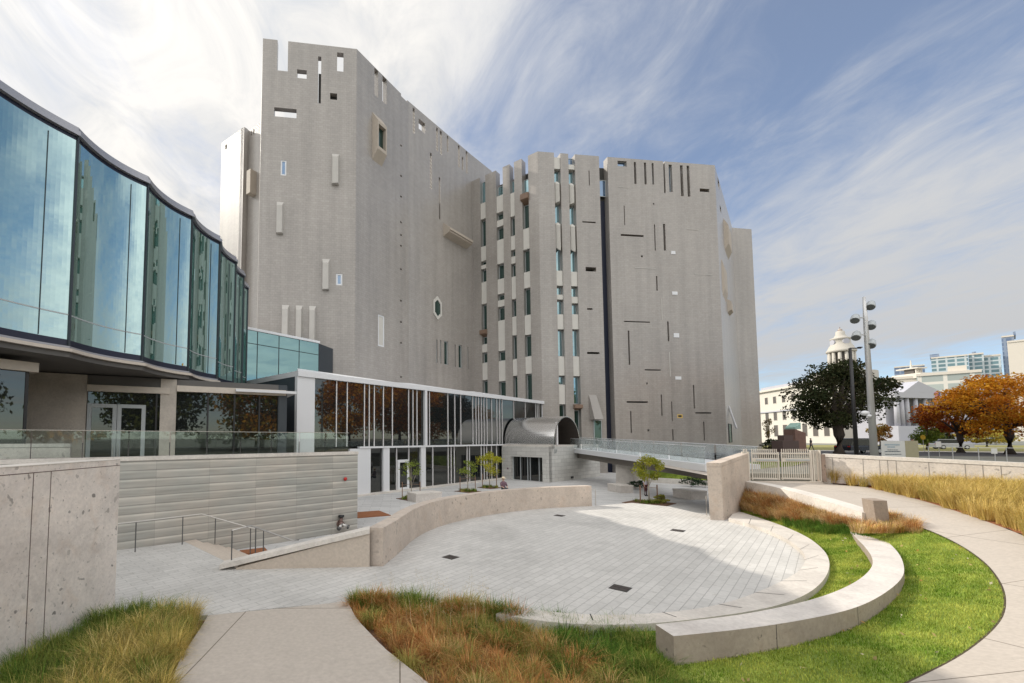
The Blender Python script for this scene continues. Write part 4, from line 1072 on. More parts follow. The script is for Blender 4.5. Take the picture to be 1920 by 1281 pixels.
def ringband(L, o0, o1, z0, z1, name, mat):
    a = offs2(L, o0); b = offs2(L, o1); mb = MB()
    mb.strip([vz(p, z0) for p in b], [vz(p, z1) for p in b]); mb.strip([vz(p, z1) for p in b], [vz(p, z1) for p in a]); mb.strip([vz(p, z0) for p in a], [vz(p, z0) for p in b])
    return mb.build(name, M[mat], t)
def offs2(L, d):
    out = []
    for i, p in enumerate(L):
        q = L[min(len(L) - 1, i + 1)] - L[max(0, i - 1)]; nn = Vector((q.y, -q.x, 0)).normalized(); out.append(p + nn * d)
    return out
ringband(ring, -.6, .16, zD - .36, zD - .19, 'fascia', 'roof_metal')
ringband(ring, -.8, .05, zD - .15, zD, 'fascia', 'roof_metal')
ringband(ring, -.5, .10, zDb + .05, zDb + .12, 'ledge', 'roof_metal')
ringband(ring, -1.2, .24, zDb - .10, zDb + .02, 'ledge', 'ledge_beige')
ringband(ring, -.01, .015, zDb + 1.30, zDb + 1.345, 'floor_line', 'frame_grey')
inner = [vz(p, 0) for p in offs2(ring, -.3)]
cor = [Vector((-30, 36, 0)), Vector((-36, 6, 0))]
mb = MB(); mb.prism([xy(p) for p in inner + cor], zD - .17, zD - .02); mb.build('roof', M['roof_metal'], t)
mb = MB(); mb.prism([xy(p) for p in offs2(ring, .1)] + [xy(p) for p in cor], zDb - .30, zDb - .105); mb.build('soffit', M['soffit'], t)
for a, b in ((inner[-1], cor[0]), (cor[0], cor[1]), (cor[1], inner[0])):
    pl = Plane(xy(a), xy(b)); mb = MB(); pl.wall(mb, 0, zD - .3, (), .3); mb.build('rear_wall', M['dark_metal'], t)
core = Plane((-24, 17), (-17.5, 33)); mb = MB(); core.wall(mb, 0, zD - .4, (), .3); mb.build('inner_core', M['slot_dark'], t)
# recessed ground floor
zl_ = zDb - .36
g1 = gz(165, 717, zl_ - .35); g2 = gz(540, 741, zl_ - .55); gu = (g2 - g1).normalized()
PGF = Plane(xy(g1 - gu * 9), xy(g2))
G = lambda px, y=770: PGF.sz(px, y)[0]
mb = MB(); PGF.wall(mb, 2.3, zl_, (), .4, 0, G(161)); PGF.wall(mb, 2.3, zl_, (), .4, G(300), G(330)); mb.build('wall', mat_concrete('recessed_wall', (.50, .455, .40), .05, rust=.03), t)
for p0, p1, nb in ((161, 300, 0), (330, 522, 4)):
    a0, a1 = G(p0) + .01, G(p1); zt_ = zl_ - (.75 if p0 < 200 else .6)
    mb = MB(); mb.face([PGF.P(a0, 2.4, -.2), PGF.P(a1, 2.4, -.2), PGF.P(a1, zt_, -.2), PGF.P(a0, zt_, -.2)]); g = mb.build('ground_glazing', M['dark_glass'], t)
    mb = MB(); PGF.box(mb, (a0, zt_, a1 + .4, zt_ + .3), -.3, .06); mb.build('lintel', M['ledge_beige'], t)
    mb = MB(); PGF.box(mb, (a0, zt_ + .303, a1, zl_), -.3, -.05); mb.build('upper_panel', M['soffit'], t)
    for px in ((390, 440, 487) if nb else (293,)):
        mb = MB(); PGF.box(mb, (G(px) - .04, 2.4, G(px) + .04, zt_), -.19, -.1); mb.build('mullion', M['black'], g)
a0, a1 = G(522), G(538); mb = MB(); PGF.box(mb, (a0, 2.3, a1, zl_), -.25, -.02); mb.build('dark_panel', M['dark_metal'], t)
a0, a1 = G(163), G(273); zd = PGF.sz(220, 758)[1]
am_ = (a0 + a1) / 2
for x0, x1 in ((a0, am_ - .01), (am_ + .01, a1)):
    w = window(PGF, (x0, 2.42, x1, zd), t, M['dark_glass'], -.10, M['frame_grey'], .17, 'door')
    mb = MB(); h_ = x1 - .12 if x0 == a0 else x0 + .08; PGF.box(mb, (h_, 3.3, h_ + .03, 3.9), .0, .05); mb.build('handle', M['steel_rail'], w)
# canopy slab reaching the gallery wing
mb = MB(); PGF.box(mb, (G(440), zl_ - .5, PGF.L + .4, zl_ - .36), -6, .35); mb.build('canopy', M['white_metal'], t)
# nearer glazed bay at the far left
pl = Plane((-16.5, 12.2), xy(gz(50, 760, 2.45) * 0 + at(50, 760, 16.4))); r1_ = pl.L
mb = MB(); mb.face([pl.P(0, 2.4), pl.P(r1_, 2.4), pl.P(r1_, zl_ - .5), pl.P(0, zl_ - .5)]); mb.build('ground_glazing', M['dark_glass'], t)
mb = MB(); pl.box(mb, (0, zl_ - .49, r1_ + .25, zl_ - .14), -.3, .2); mb.build('lintel', M['ledge_beige'], t)
pl2 = Plane(xy(pl.P(r1_, 0)), xy(pl.P(r1_, 0) - pl.n * 5)); mb = MB(); pl2.wall(mb, 2.3, zl_ - .15, (), .2, .05); mb.build('wall', M['slot_dark'], t)
mb = MB(); pl.box(mb, (r1_ - .08, 2.4, r1_ + .02, zl_ - .5), -.1, .03); mb.build('mullion', M['black'], t)
# terrace floor behind the banded wall
mb = MB(); mb.prism([xy(pb_.P(0, 0, -.5)), xy(pb_.P(pb_.L, 0, -.5)), xy(PW.P(0, 0) + PW.u * 2 - PW.n * .4), xy(PW.P(0, 0) - PW.n * 5), (-30, 30), (-34, 6)], -.1, 2.44)
structure(mb, 'terrace', M['conc_path'])

# teal glazed link between pavilion and tower
k0 = at(448, 640, 33.6); k1 = at(598, 640, 39.2); PK = Plane(xy(k0), xy(k1)); zk1 = PK.sz(598, 640)[1]; zk0 = zk1 - 7.5
t = empty('glazed_link', PK.P(PK.L, zk0), 'small teal glass link box between pavilion and grey tower', 'building')
zrow = PK.sz(540, 656)[1]
xs = [0, PK.sz(482.5, 650)[0], PK.sz(523, 650)[0], PK.sz(561, 650)[0], PK.L]
for x0, x1 in zip(xs, xs[1:]):
    for z0, z1 in ((zk0, zrow), (zrow, zk1 - .2)):
        mb = MB(); mb.face([PK.P(x0 + .04, z0 + .03), PK.P(x1 - .04, z0 + .03), PK.P(x1 - .04, z1 - .03), PK.P(x0 + .04, z1 - .03)]); mb.build('glass_panel', M['teal_glass'], t)
mb = MB(); PK.box(mb, (0, zk0, PK.L, zk1 - .2), -.3, -.04); mb.build('backing', M['dark_metal'], t)
mb = MB(); PK.box(mb, (-.1, zk1 - .2, PK.L + .05, zk1), -6, .1); mb.build('roof_edge', M['white_metal'], t)
ps = Plane(xy(k1), xy(k1 + Vector((.9, 2.4, 0)))); mb = MB(); ps.wall(mb, zk0, zk1 - .2, (), .2, .02); mb.build('end_wall', M['dark_metal'], t)
mb = MB(); PK.box(mb, (0, 0, PK.L, zk0 - .01), -5, -.4); mb.build('base', M['dark_metal'], t)

# ================================================================== VEGETATION
def hue(rng, cols, n):
    cols = np.array(cols); i = rng.integers(0, len(cols), n); return cols[i] * rng.uniform(.75, 1.25, (n, 1))
def leaf_quads(rng, C, size, cols, flat=.6):
    n = len(C); a = rng.normal(size=(n, 3)); a /= np.linalg.norm(a, axis=1)[:, None]
    b = rng.normal(size=(n, 3)); b -= (b * a).sum(1)[:, None] * a; b /= np.linalg.norm(b, axis=1)[:, None]
    s = size * rng.uniform(.6, 1.3, (n, 1)); a = a * s; b = b * s * flat
    V = np.stack([C - a, C - b * .9, C + a, C + b * .9], 1).reshape(-1, 3)
    Q = np.arange(n * 4).reshape(n, 4); return V, Q, np.repeat(cols, 4, 0)
def tree(label, base, height, rx, z0, cols, nleaf, size, seed, group=None, trunk=.25, limb=9, name='tree', mat='wood_trunk', ry=None, nclump=46, cr=.34, top=.55, lean=0, cat='tree', shell=.55):
    rng = np.random.default_rng(seed); base = Vector(base); ry = ry or rx
    t = empty(name, base, label, cat, group)
    cz = (z0 + height) / 2; hz = (height - z0) / 2
    # clump centres fill an uneven ellipsoid
    u = rng.normal(size=(nclump, 3)); u /= np.linalg.norm(u, axis=1)[:, None]
    rr = rng.uniform(shell, 1.0, (nclump, 1)) ** .6
    C = u * rr * np.array([rx, ry, hz]) * (1 - cr * .6) + np.array([lean, 0, cz])
    C[:, :2] *= np.where(C[:, 2] > cz, 1 - (1 - top) * ((C[:, 2] - cz) / hz) ** 1.5, 1)[:, None]
    mb = MB(); ht = cz * .95
    P = [base, base + Vector((lean * .2 + trunk * .3, 0, ht * .35)), base + Vector((lean * .6, trunk * .3, ht * .7)), base + Vector((lean, 0, ht + hz * .45))]
    mb.tube(P, [trunk * 1.25, trunk * .9, trunk * .65, trunk * .18], 9)
    for k in range(limb):
        c = C[rng.integers(0, nclump)]; s = P[1].lerp(P[2], rng.uniform(.1, 1.0)); e_ = base + Vector(c); m_ = s.lerp(e_, .5) + Vector((0, 0, hz * .12))
        mb.tube([s, m_, e_], [trunk * .42, trunk * .24, trunk * .06], 6)
    mb.build('trunk', M[mat], t, True)
    per = nleaf // nclump; L = []; H = []
    colarr = np.array(cols)
    for c in C:
        q = rng.normal(size=(per, 3)); q /= np.linalg.norm(q, axis=1)[:, None]; q *= rng.uniform(.15, 1, (per, 1)) ** .5
        sc = cr * rng.uniform(.65, 1.35)
        L.append(c + q * np.array([rx, ry, hz * .75]) * sc)
        w = colarr[rng.integers(0, len(colarr))]
        H.append(.6 * w + .4 * hue(rng, cols, per) if True else 0)
    L = np.concatenate(L) + np.array(base); H = np.concatenate(H) * rng.uniform(.8, 1.2, (len(L), 1))
    V, Q, c_ = leaf_quads(rng, L, size, H)
    npmesh('crown', V, Q, c_, M['leafmat'], t)
    return t
def blades(rng, P, H, lean, width, cols, droop=.35):
    """curved tapering blades: 5 verts-wide ladder of 2 quads each"""
    n = len(P); az = rng.uniform(0, 2 * np.pi, n)
    d = np.stack([np.cos(az), np.sin(az), np.zeros(n)], 1) if lean is None or np.isscalar(lean) else lean
    sc = (lean if np.isscalar(lean) else 1.0)
    side = np.stack([-d[:, 1], d[:, 0], np.zeros(n)], 1); nn = np.linalg.norm(side, axis=1)[:, None]; nn[nn < 1e-6] = 1; side = side / nn
    tw = rng.uniform(0, 2 * np.pi, n); side = side * np.cos(tw)[:, None] + d * np.sin(tw)[:, None] * .6
    w = width * rng.uniform(.6, 1.3, (n, 1)); H = H[:, None]
    p1 = P + d * H * sc * .35 + np.array([0, 0, 1]) * H * .62; p2 = P + d * H * sc * 1.0 + np.array([0, 0, 1]) * H * (1 - droop * rng.uniform(0, 1, (n, 1)))
    V = np.stack([P - side * w, P + side * w, p1 - side * w * .8, p1 + side * w * .8, p2 - side * w * .12, p2 + side * w * .12], 1).reshape(-1, 3)
    b = np.arange(n)[:, None] * 6
    Q = np.concatenate([b + np.array([0, 1, 3, 2]), b + np.array([2, 3, 5, 4])], 0)
    return V, Q, np.repeat(cols, 6, 0)
def clump_grass(name, centers, per, length, spread, palettes, seed, width=.006, kind='stuff', rad=.12, plume=None, plume_frac=0):
    rng = np.random.default_rng(seed); Vs = []; Qs = []; Cs = []; o = 0
    for c in centers:
        pal = palettes[rng.integers(0, len(palettes))]
        n = int(per * rng.uniform(.6, 1.3)); az = rng.uniform(0, 2 * np.pi, n); r = rad * np.sqrt(rng.uniform(0, 1, n))
        P = np.array(c)[None, :] + np.stack([np.cos(az) * r, np.sin(az) * r, np.full(n, -.03)], 1)
        bias = rng.normal(0, .25, 2)
        d = np.stack([np.cos(az) + bias[0], np.sin(az) + bias[1], np.zeros(n)], 1) * (spread * rng.uniform(.25, 1.15, (n, 1)))
        H = length * rng.uniform(.55, 1.1, n) * rng.uniform(.8, 1.2)
        V, Q, C = blades(rng, P, H, d, width, hue(rng, pal, n), .55)
        Vs.append(V); Qs.append(Q + o); Cs.append(C); o += len(V)
    return tag(npmesh(name, np.concatenate(Vs), np.concatenate(Qs), np.concatenate(Cs), M['grassmat']), kind=kind)
def inpoly(x, y, P):
    c = False; n = len(P); j = n - 1
    for i in range(n):
        if (P[i][1] > y) != (P[j][1] > y) and x < (P[j][0] - P[i][0]) * (y - P[i][1]) / (P[j][1] - P[i][1]) + P[i][0]: c = not c
        j = i
    return c
def scatter(poly, n, z, seed):
    rng = random.Random(seed); xs = [p[0] for p in poly]; ys = [p[1] for p in poly]; out = []
    while len(out) < n:
        x = rng.uniform(min(xs), max(xs)); y = rng.uniform(min(ys), max(ys))
        if inpoly(x, y, poly): out.append((x, y, z(x, y) if callable(z) else z))
    return out
GOLD = [(.58, .43, .12), (.50, .37, .10), (.66, .50, .18)]
GRN = [(.16, .22, .04), (.22, .27, .05), (.11, .15, .03)]
DGRN = [(.07, .14, .02), (.10, .19, .03), (.14, .25, .04)]
ORG = [(.54, .23, .075), (.60, .30, .11), (.42, .16, .05), (.64, .38, .16)]
OLV = [(.34, .31, .08), (.42, .37, .11)]
# left bed of green and gold grass by the near wall
lb = [xy(gz(*q)) for q in ((2, 1262, .6), (100, 1215, .6), (216, 1150, .6), (300, 1146, .6), (376, 1160, .6), (352, 1205, .6), (318, 1275, .6), (285, 1360, .62), (0, 1360, .6))]
cs = scatter(lb, 330, .55, 3); near = [c for c in cs if True]
gold_c = [c for c in cs if c[0] - (-5.6) > .55 + .2 * math.sin(c[1] * 3)]; grn_c = [c for c in cs if c not in gold_c]
clump_grass('ornamental_grass', gold_c, 170, .50, .62, [GOLD, GOLD, OLV, GOLD + GRN, DGRN + OLV, GRN, [(.12, .10, .03), (.50, .38, .12)], [(.72, .58, .24), (.3, .25, .07)]], 5, .0036, rad=.13)
clump_grass('ornamental_grass', grn_c, 170, .42, .55, [GRN, GRN, DGRN, OLV + GRN, [(.05, .09, .02), (.16, .2, .05)]], 6, .0036, rad=.14)
# bed in front of the plaza: rust coloured and green clumps
cb = [xy(gz(*q)) for q in ((655, 1138, .5), (760, 1140, .5), (870, 1156, .5), (960, 1164, .5), (1120, 1180, .45), (1225, 1190, .45), (1238, 1235, .45), (1262, 1262, .45), (1330, 1300, .45), (1250, 1400, .45), (860, 1400, .45), (800, 1290, .5), (738, 1230, .5), (690, 1178, .5))]
cs = scatter(cb, 430, .46, 9)
def pxof(p):
    x, y, z = p[0], p[1], p[2] - E; Yc = CT * y + ST * z; Zc = -ST * y + CT * z
    return CX + F * x / Yc, CY - F * Zc / Yc
gr, og = [], []
for c in cs:
    px, py = pxof(c); f = (px - 965) / 210 - (py - 1215) / 130 + .35 * math.sin(c[0] * 5 + c[1] * 3) + RNG.uniform(-.35, .35)
    (gr if f > 0 or (py < 1160 and RNG.random() < .25) else og).append(c)
clump_grass('ornamental_grass', og, 190, .42, .70, [ORG, ORG, ORG + OLV, ORG + GOLD, OLV, [(.16, .08, .03), (.42, .2, .07)], GRN, [(.66, .44, .2), (.5, .3, .12)]], 11, .0038, rad=.12)
clump_grass('green_grass', gr, 170, .40, .62, [DGRN, DGRN, GRN, DGRN + OLV, [(.035, .075, .012), (.09, .16, .03)], OLV], 12, .0042, rad=.13)
edge_c = [tuple(gz(px + rr0, py + 8, .46)) for px, py in ((680, 1132), (720, 1134), (760, 1137), (800, 1141), (840, 1146), (875, 1152), (905, 1157), (935, 1161), (965, 1166), (700, 1140), (780, 1146), (860, 1156)) for rr0 in (-14, -5, 4, 13)]
clump_grass('ornamental_grass', edge_c, 330, .52, .5, [DGRN, GRN, OLV, ORG, GRN + OLV], 14, .0052, rad=.15)
# a few tall seed stalks rising over the paving
rng = np.random.default_rng(31); st = np.array(scatter([xy(gz(*q)) for q in ((690, 1150, .5), (900, 1165, .5), (960, 1200, .5), (800, 1210, .5))], 46, .5, 32))
V, Q, C = blades(rng, st, rng.uniform(.6, 1.0, len(st)), .16, .004, hue(rng, [(.55, .45, .28), (.48, .38, .2)], len(st)), .1)
tops = st + np.array([0, 0, .0]); P2 = V.reshape(-1, 6, 3)[:, 4]
pl_ = np.repeat(P2, 26, 0) + rng.normal(size=(len(st) * 26, 3)) * np.array([.03, .03, .07]); V2, Q2, C2 = leaf_quads(rng, pl_, .012, hue(rng, [(.60, .50, .34)], len(pl_)), .35)
tag(npmesh('seed_stalks', np.concatenate([V, V2]), np.concatenate([Q, Q2 + len(V)]), np.concatenate([C, C2]), M['grassmat']), kind='stuff')
# golden bed along the parapet
rpA, rpB = rp.P(.35, 0, .25), rp.P(LR - .5, 0, .25)
rb_poly = [xy(p) for p in pout[1:62]] + [xy(rpB), xy(rpA)]
def zbed(x, y):
    q = min(pout[::2], key=lambda p: (p.x - x) ** 2 + (p.y - y) ** 2); d = math.hypot(q.x - x, q.y - y); return min(2.08, q.z + .03 + .05 * d)
mb = MB(); mb.poly([Vector((x, y, zbed(x, y) - .03)) for x, y in rb_poly]); structure(mb, 'planting_soil', M['mulch_red'])
cs = scatter(rb_poly, 860, zbed, 21)
sub = [q_ for q_ in rb_poly[:26]] + [xy(rp.P(LR * .45, 0, .25)), xy(rpA)]
cs += scatter(sub, 190, zbed, 23)
clump_grass('golden_grass', cs, 170, .78, .6, [GOLD, GOLD, [(.60, .43, .13), (.70, .54, .22)], GOLD + OLV, [(.40, .27, .08), (.62, .46, .16)]], 22, .0055, rad=.18)
# rusty planting between ledge and kerb, then a green fringe
def lawn_pt(rng, u0, u1, v0, v1):
    p = loft(lawn_in, lawn_out, rng.uniform(u0, u1), rng.uniform(v0, v1)); return (p.x, p.y, p.z)
rr_ = random.Random(5)
mid_c = []
while len(mid_c) < 420:
    c = lawn_pt(rr_, 0, .42, .25, 1); px, py = pxof(c)
    if 1372 < px < 1715 and py < 972 + (px - 1440) * .10 and (px < 1640 or py < 1000): mid_c.append(c)
clump_grass('rusty_grass', mid_c, 130, .44, .75, [ORG, ORG + GOLD, [(.80, .62, .36), (.62, .42, .2)], [(.2, .1, .04), (.5, .28, .1)], [(.56, .38, .17), (.62, .46, .22)], ORG, GOLD, [(.70, .52, .28), (.5, .3, .13)]], 41, .005, rad=.16)
post_c = [tuple(gz(px + d0, py, 1.28)) for px in range(1602, 1706, 9) for d0, py in ((0, 982), (4, 990), (-3, 997)) if px + d0 > 1600]
clump_grass('rusty_grass', post_c, 150, .40, .7, [ORG, ORG + GOLD, GOLD, [(.72, .54, .3), (.5, .3, .14)]], 45, .005, rad=.16)
fr = []
while len(fr) < 110:
    c = lawn_pt(rr_, .05, .42, .2, .95); px, py = pxof(c); yy = 975 + (px - 1440) * .10
    if 1430 < px < 1640 and yy - 4 < py < yy + 16: fr.append(c)
clump_grass('green_grass', fr, 130, .26, .5, [DGRN, DGRN, GRN], 42, .005, rad=.18)
soilp = [loft(lawn_in, lawn_out, u, v) + Vector((0, 0, .008)) for u, v in ((.0, .3), (.1, .32), (.2, .5), (.28, .7), (.36, .9), (.36, 1), (.28, 1), (.2, 1), (.1, 1), (0, 1))]
mb = MB(); mb.poly(soilp); structure(mb, 'planting_soil', M['soil'])
# mown turf blades of the lawn
rng = np.random.default_rng(50); n = 150000
uu, vv = rng.uniform(0, 1, n), rng.uniform(0.01, .995, n)
LI = np.array([tuple(p) for p in lawn_in]); LO = np.array([tuple(p) for p in lawn_out]); x = uu * (len(LI) - 1); i = np.minimum(x.astype(int), len(LI) - 2); f = (x - i)[:, None]
P = (LI[i] * (1 - f) + LI[i + 1] * f) * (1 - vv[:, None]) + (LO[i] * (1 - f) + LO[i + 1] * f) * vv[:, None]
tone = np.clip(.5 + .38 * np.sin(P[:, 0] * 2.1 + 1.5 * np.sin(P[:, 1] * 1.7)) * np.sin(P[:, 1] * 1.9 + P[:, 0] * .7) + .25 * np.sin(P[:, 0] * 6.3 + 2 * np.sin(P[:, 1] * 4.1)) * np.sin(P[:, 1] * 5.7 - P[:, 0] * 1.3) + rng.normal(0, .18, n), 0, 1)
col = np.array([.115, .215, .018])[None] * (1 - tone[:, None]) + np.array([.46, .48, .10])[None] * tone[:, None]
col = col * rng.uniform(.7, 1.3, (n, 1))
V, Q, C = blades(rng, P, rng.uniform(.03, .065, n), .45, .0045, col, .4)
tag(npmesh('turf', V, Q, C, M['grassmat']), kind='stuff')
# fallen leaves on the lawn
rng = np.random.default_rng(51); lv = np.array([lawn_pt(rr_, .25, 1, .1, .98) for _ in range(130)]) + np.array([0, 0, .06])
V, Q, C = leaf_quads(rng, lv, .035, hue(rng, [(.55, .42, .2), (.5, .3, .1), (.6, .55, .4)], len(lv)))
tag(npmesh('fallen_leaves', V, Q, C, M['leafmat']), kind='stuff')

# young staked trees of the lower plaza with their square beds
YEL = [(.42, .40, .04), (.50, .46, .05), (.34, .36, .04)]
YG = [(.22, .28, .05), (.28, .32, .06), (.16, .22, .04)]
def young(px, py, topy, rx, cols, label, seed, nleaf=900, z0f=.42, bed=1.5, ncl=16, z0m=None):
    b = gz(px, py, 0.03); h_ = zat(px, topy, b.y)
    t = tree(label, b, h_, rx, z0m if z0m else h_ * z0f, cols, nleaf, .06, seed, None, .035, 8, 'young_tree', 'young_bark', nclump=ncl, cr=.34, top=.6)
    mb = MB(); mb.cbox(vz(b, 0), bed, bed, .03, R(40)); tag(mb.build('planting_bed', M['soil']), kind='structure')
    for k in (-1, 1):
        mb = MB(); p = b + Vector((k * .62, .12 * k, 0)); mb.tube([p, p + Vector((0, 0, 1.15))], .035, 6)
        mb.tube([p + Vector((0, 0, .95)), b + Vector((0, 0, 1.0))], .012, 5); mb.build('stake', M['stake'], t)
    rng = np.random.default_rng(seed + 900); c_ = np.array([tuple(b + Vector((rng.uniform(-.6, .6), rng.uniform(-.6, .6), .02))) for _ in range(26)])
    clump_grass('bed_plants', [tuple(x) for x in c_], 26, .28, .6, [DGRN, GRN, OLV], seed + 5, .012, rad=.12)
    return t
young(771, 935, 858, .75, YG, 'thin young green tree behind the pale block bench, staked', 61, 420, .40)
young(877, 921, 862, .95, YG, 'staked young green tree left of the bright yellow one', 62, 700, .38)
young(918, 914, 846, 1.25, YEL, 'bright yellow young tree before the dark glazing', 63, 2000, .30, ncl=24)
young(1217, 943, 851, .92, [(.33, .33, .04), (.25, .28, .04), (.40, .38, .06)], 'yellow green young tree in the square bed under the bridge', 64, 2400, .42, bed=2.4, ncl=26)
# stone block benches
def block(px0, py0, px1, py1, label, ang_, depth, h=.5):
    a = gz(px0, py1, 0); b = gz(px1, py1, 0); w = (b - a).length
    t = empty('block_bench', (a + b) / 2, label, 'bench', 'stone block benches of the lower plaza')
    c = (a + b) / 2 + Vector((0, depth / 2, 0)); mb = MB(); mb.cbox(c, w, depth, h, ang_); mb.build('seat_block', M['bench_stone'], t)
    mb = MB(); mb.cbox(c + Vector((0, 0, h + .002)), w + .04, depth + .04, .09, ang_); mb.build('seat_top', M['conc_cap'], t)
block(768, 915, 826, 941, 'long two part stone block bench by the thin green tree', R(30), 1.1)
block(1161, 910, 1186, 925, 'pale stone block bench left of the yellow green tree', R(8), 1.7)
block(1290, 920, 1325, 937, 'pinkish stone block bench beside the tan block wall', R(8), 1.6)
# mulch square, dark shrubs and sloped lawn under the bridge
mb = MB(); c = gz(690, 964, .03); mb.cbox(vz(c, 0), 2.0, 1.7, .035, R(25)); structure(mb, 'mulch_bed', M['mulch_red'])
mb = MB(); L1 = pts([(1190, 896, .0), (1330, 905, .0), (1395, 905, .1)]); L2 = [Vector((24.5, 46, 1.2)), Vector((29.5, 43, 1.9)), Vector((34, 37, 2.3))]
mb.strip(resample(L1, 10), resample(L2, 10)); structure(mb, 'sloping_lawn', M['lawn'])
a = gz(1192, 903, 0); b = gz(1332, 912, 0); pl = Plane(xy(a), xy(b)); mb = MB(); pl.wall(mb, -.1, .45, (), .4, 0, pl.L + 3)
tag(mb.build('low_wall', M['conc_cap']), 'low pale wall below the sloping lawn under the bridge', 'wall')
def shrub(label, px, py, r, cols, seed, h=.8, group=None):
    b = gz(px, py, 0); return tree(label, b, h, r, .05, cols, 700, .06, seed, group, .03, 3, 'shrub', nclump=14, cat='shrub')
DK = [(.03, .055, .03), (.045, .07, .035)]
shrub('dark low shrub behind the left stone block bench', 1180, 912, 1.0, DK, 71)
shrub('dark low shrub left of the yellow green tree trunk', 1199, 918, .9, DK, 72)
shrub('dark spiky shrub below the bridge, nearest the tan block wall', 1322, 914, 1.1, DK, 73, 1.0)
shrub('dark shrub below the bridge beside the low pale wall', 1296, 913, 1.0, DK, 74, .9)
shrub('small yellowish shrub right of the yellow green tree', 1240, 944, .5, [(.35, .33, .08), (.28, .3, .06)], 75, .6)
b = gz(1408, 898, 2.0); tree('reddish creeping shrub at the left foot of the gate', b, .4, .9, .02, [(.28, .11, .05), (.24, .16, .06)], 700, .05, 76, None, .03, 3, 'shrub', nclump=12, cat='shrub')

# street trees
def st_tree(label, px, Y, topy, rpx, z0y, cols, nleaf, size, seed, group=None, trunk=.28, **k):
    b = vz(at(px, 830, Y), ZS); h_ = zat(px, topy, Y) - ZS; z0 = zat(px, z0y, Y) - ZS
    return tree(label, b, h_, rpx / F * Y, z0, cols, nleaf, size, seed, group, trunk, **k)
DARK = [(.028, .042, .018), (.05, .062, .026), (.036, .034, .016), (.075, .065, .03)]
OR1 = [(.66, .27, .02), (.74, .36, .03), (.46, .15, .018), (.64, .38, .05)]
OR2 = [(.24, .045, .018), (.30, .08, .022), (.16, .035, .015)]
GR3 = [(.14, .19, .035), (.22, .25, .05), (.09, .13, .025)]
st_tree('large dark green broad tree behind the tall lamp post', 1572, 46, 668, 92, 812, DARK, 17000, .14, 81, None, .5, nclump=66, cr=.29, limb=22, top=.36, shell=.4)
st_tree('tall orange autumn tree at the right edge', 1892, 50, 688, 112, 822, OR1, 15000, .14, 82, 'autumn trees in the park', .4, nclump=56, cr=.25, limb=18, top=.55, shell=.35)
st_tree('dark red autumn tree beside the orange one', 1800, 56, 736, 66, 826, OR2 + OR1[2:3], 9000, .14, 83, 'autumn trees in the park', .35, nclump=40, cr=.28, limb=12, shell=.35)
st_tree('orange autumn tree cut off by the right frame edge', 1975, 58, 690, 80, 822, OR1, 9000, .15, 90, 'autumn trees in the park', .35, nclump=46, cr=.27, limb=12, shell=.35)
st_tree('light green small tree before the columned building', 1738, 70, 778, 22, 838, GR3, 3500, .15, 84, None, .15, nclump=26)
st_tree('bushy green tree left of the dark red tree', 1762, 78, 792, 20, 838, GR3[1:] + DARK, 3000, .16, 85, None, .15, nclump=24)
st_tree('small orange tree right of the lamp post foot', 1650, 85, 790, 17, 835, [(.38, .22, .05), (.28, .22, .06), (.3, .14, .04)], 2600, .16, 86, None, .12, nclump=20)
st_tree('yellow tree far behind the orange tree trunks', 1850, 95, 800, 40, 834, [(.45, .34, .06), (.3, .26, .06)], 3600, .2, 87, 'autumn trees in the park', .2, nclump=28)
st_tree('thin half bare tree before the white stone building', 1441, 80, 782, 10, 825, [(.24, .20, .08), (.2, .14, .07)], 700, .12, 88, None, .06, nclump=10)
b = vz(at(1447, 830, 60), ZS); tree('dark clipped shrub at the foot of the grey tower', b, 1.9, 1.3, .1, DARK[:2], 1200, .1, 89, None, .06, 4, 'shrub', nclump=14, cat='shrub')
# park trees beyond the right edge and behind the viewer, which the glass reflects
PT = [(60, 25, 17, 7, OR1, 'broad orange park tree'), (70, 6, 17, 7, OR1 + GR3, 'orange and green park tree'), (66, 36, 16, 6, OR1, 'orange park tree near the kerb'), (50, 8, 15, 6.5, GR3, 'green street tree'), (34, -6, 14, 6.5, GR3 + DARK, 'dense green street tree'), (88, 44, 17, 7, OR1, 'tall orange park tree'), (42, -16, 15, 7, GR3, 'leafy green street tree'), (54, -12, 16, 7, DARK + GR3, 'dark green street tree'), (24, -22, 15, 7, GR3 + OR1, 'mixed green and orange street tree'), (12, -34, 15, 8, GR3 + DARK, 'wide green street tree')]
for k, (x, y, h_, r, cols, lab) in enumerate(PT):
    tree(lab + ' beyond the frame', (x, y, ZS), h_, r * 1.15, .9, cols, 6500, .40, 100 + k, 'park trees beyond the frame', .35, nclump=60, cr=.40, top=.75)

# ================================================================== STREET AND CITY BEYOND
mb = MB(); q = [at(1480, 846, 58), at(1720, 851, 56), at(2100, 870, 48), at(2600, 905, 36), at(2900, 850, 60), at(2050, 838, 84), at(1480, 834, 120)]
road = [(30, 50), (60, 44), (110, 26), (160, 4), (165, 22), (112, 40), (66, 58), (46, 70)]
mb.poly([Vector((x, y, ZS + .006)) for x, y in road]); structure(mb, 'road', M['asphalt'])
mb = MB(); mb.poly([Vector((x, y, ZS + .03)) for x, y in ((47, 71.5), (66.5, 59.3), (112.5, 41.4), (165.5, 23.4), (168, 27), (114, 45), (68, 63.5), (50, 75))]); structure(mb, 'pavement', M['conc_cap'])
mb = MB(); mb.poly([Vector((x, y, ZS + .01)) for x, y in ((50, 75.5), (68, 64), (114, 45.5), (170, 28), (260, 90), (120, 120), (66, 110))]); structure(mb, 'park_lawn', plain('dry_park_grass', (.23, .21, .06), .9, var=.3, scale=.6))
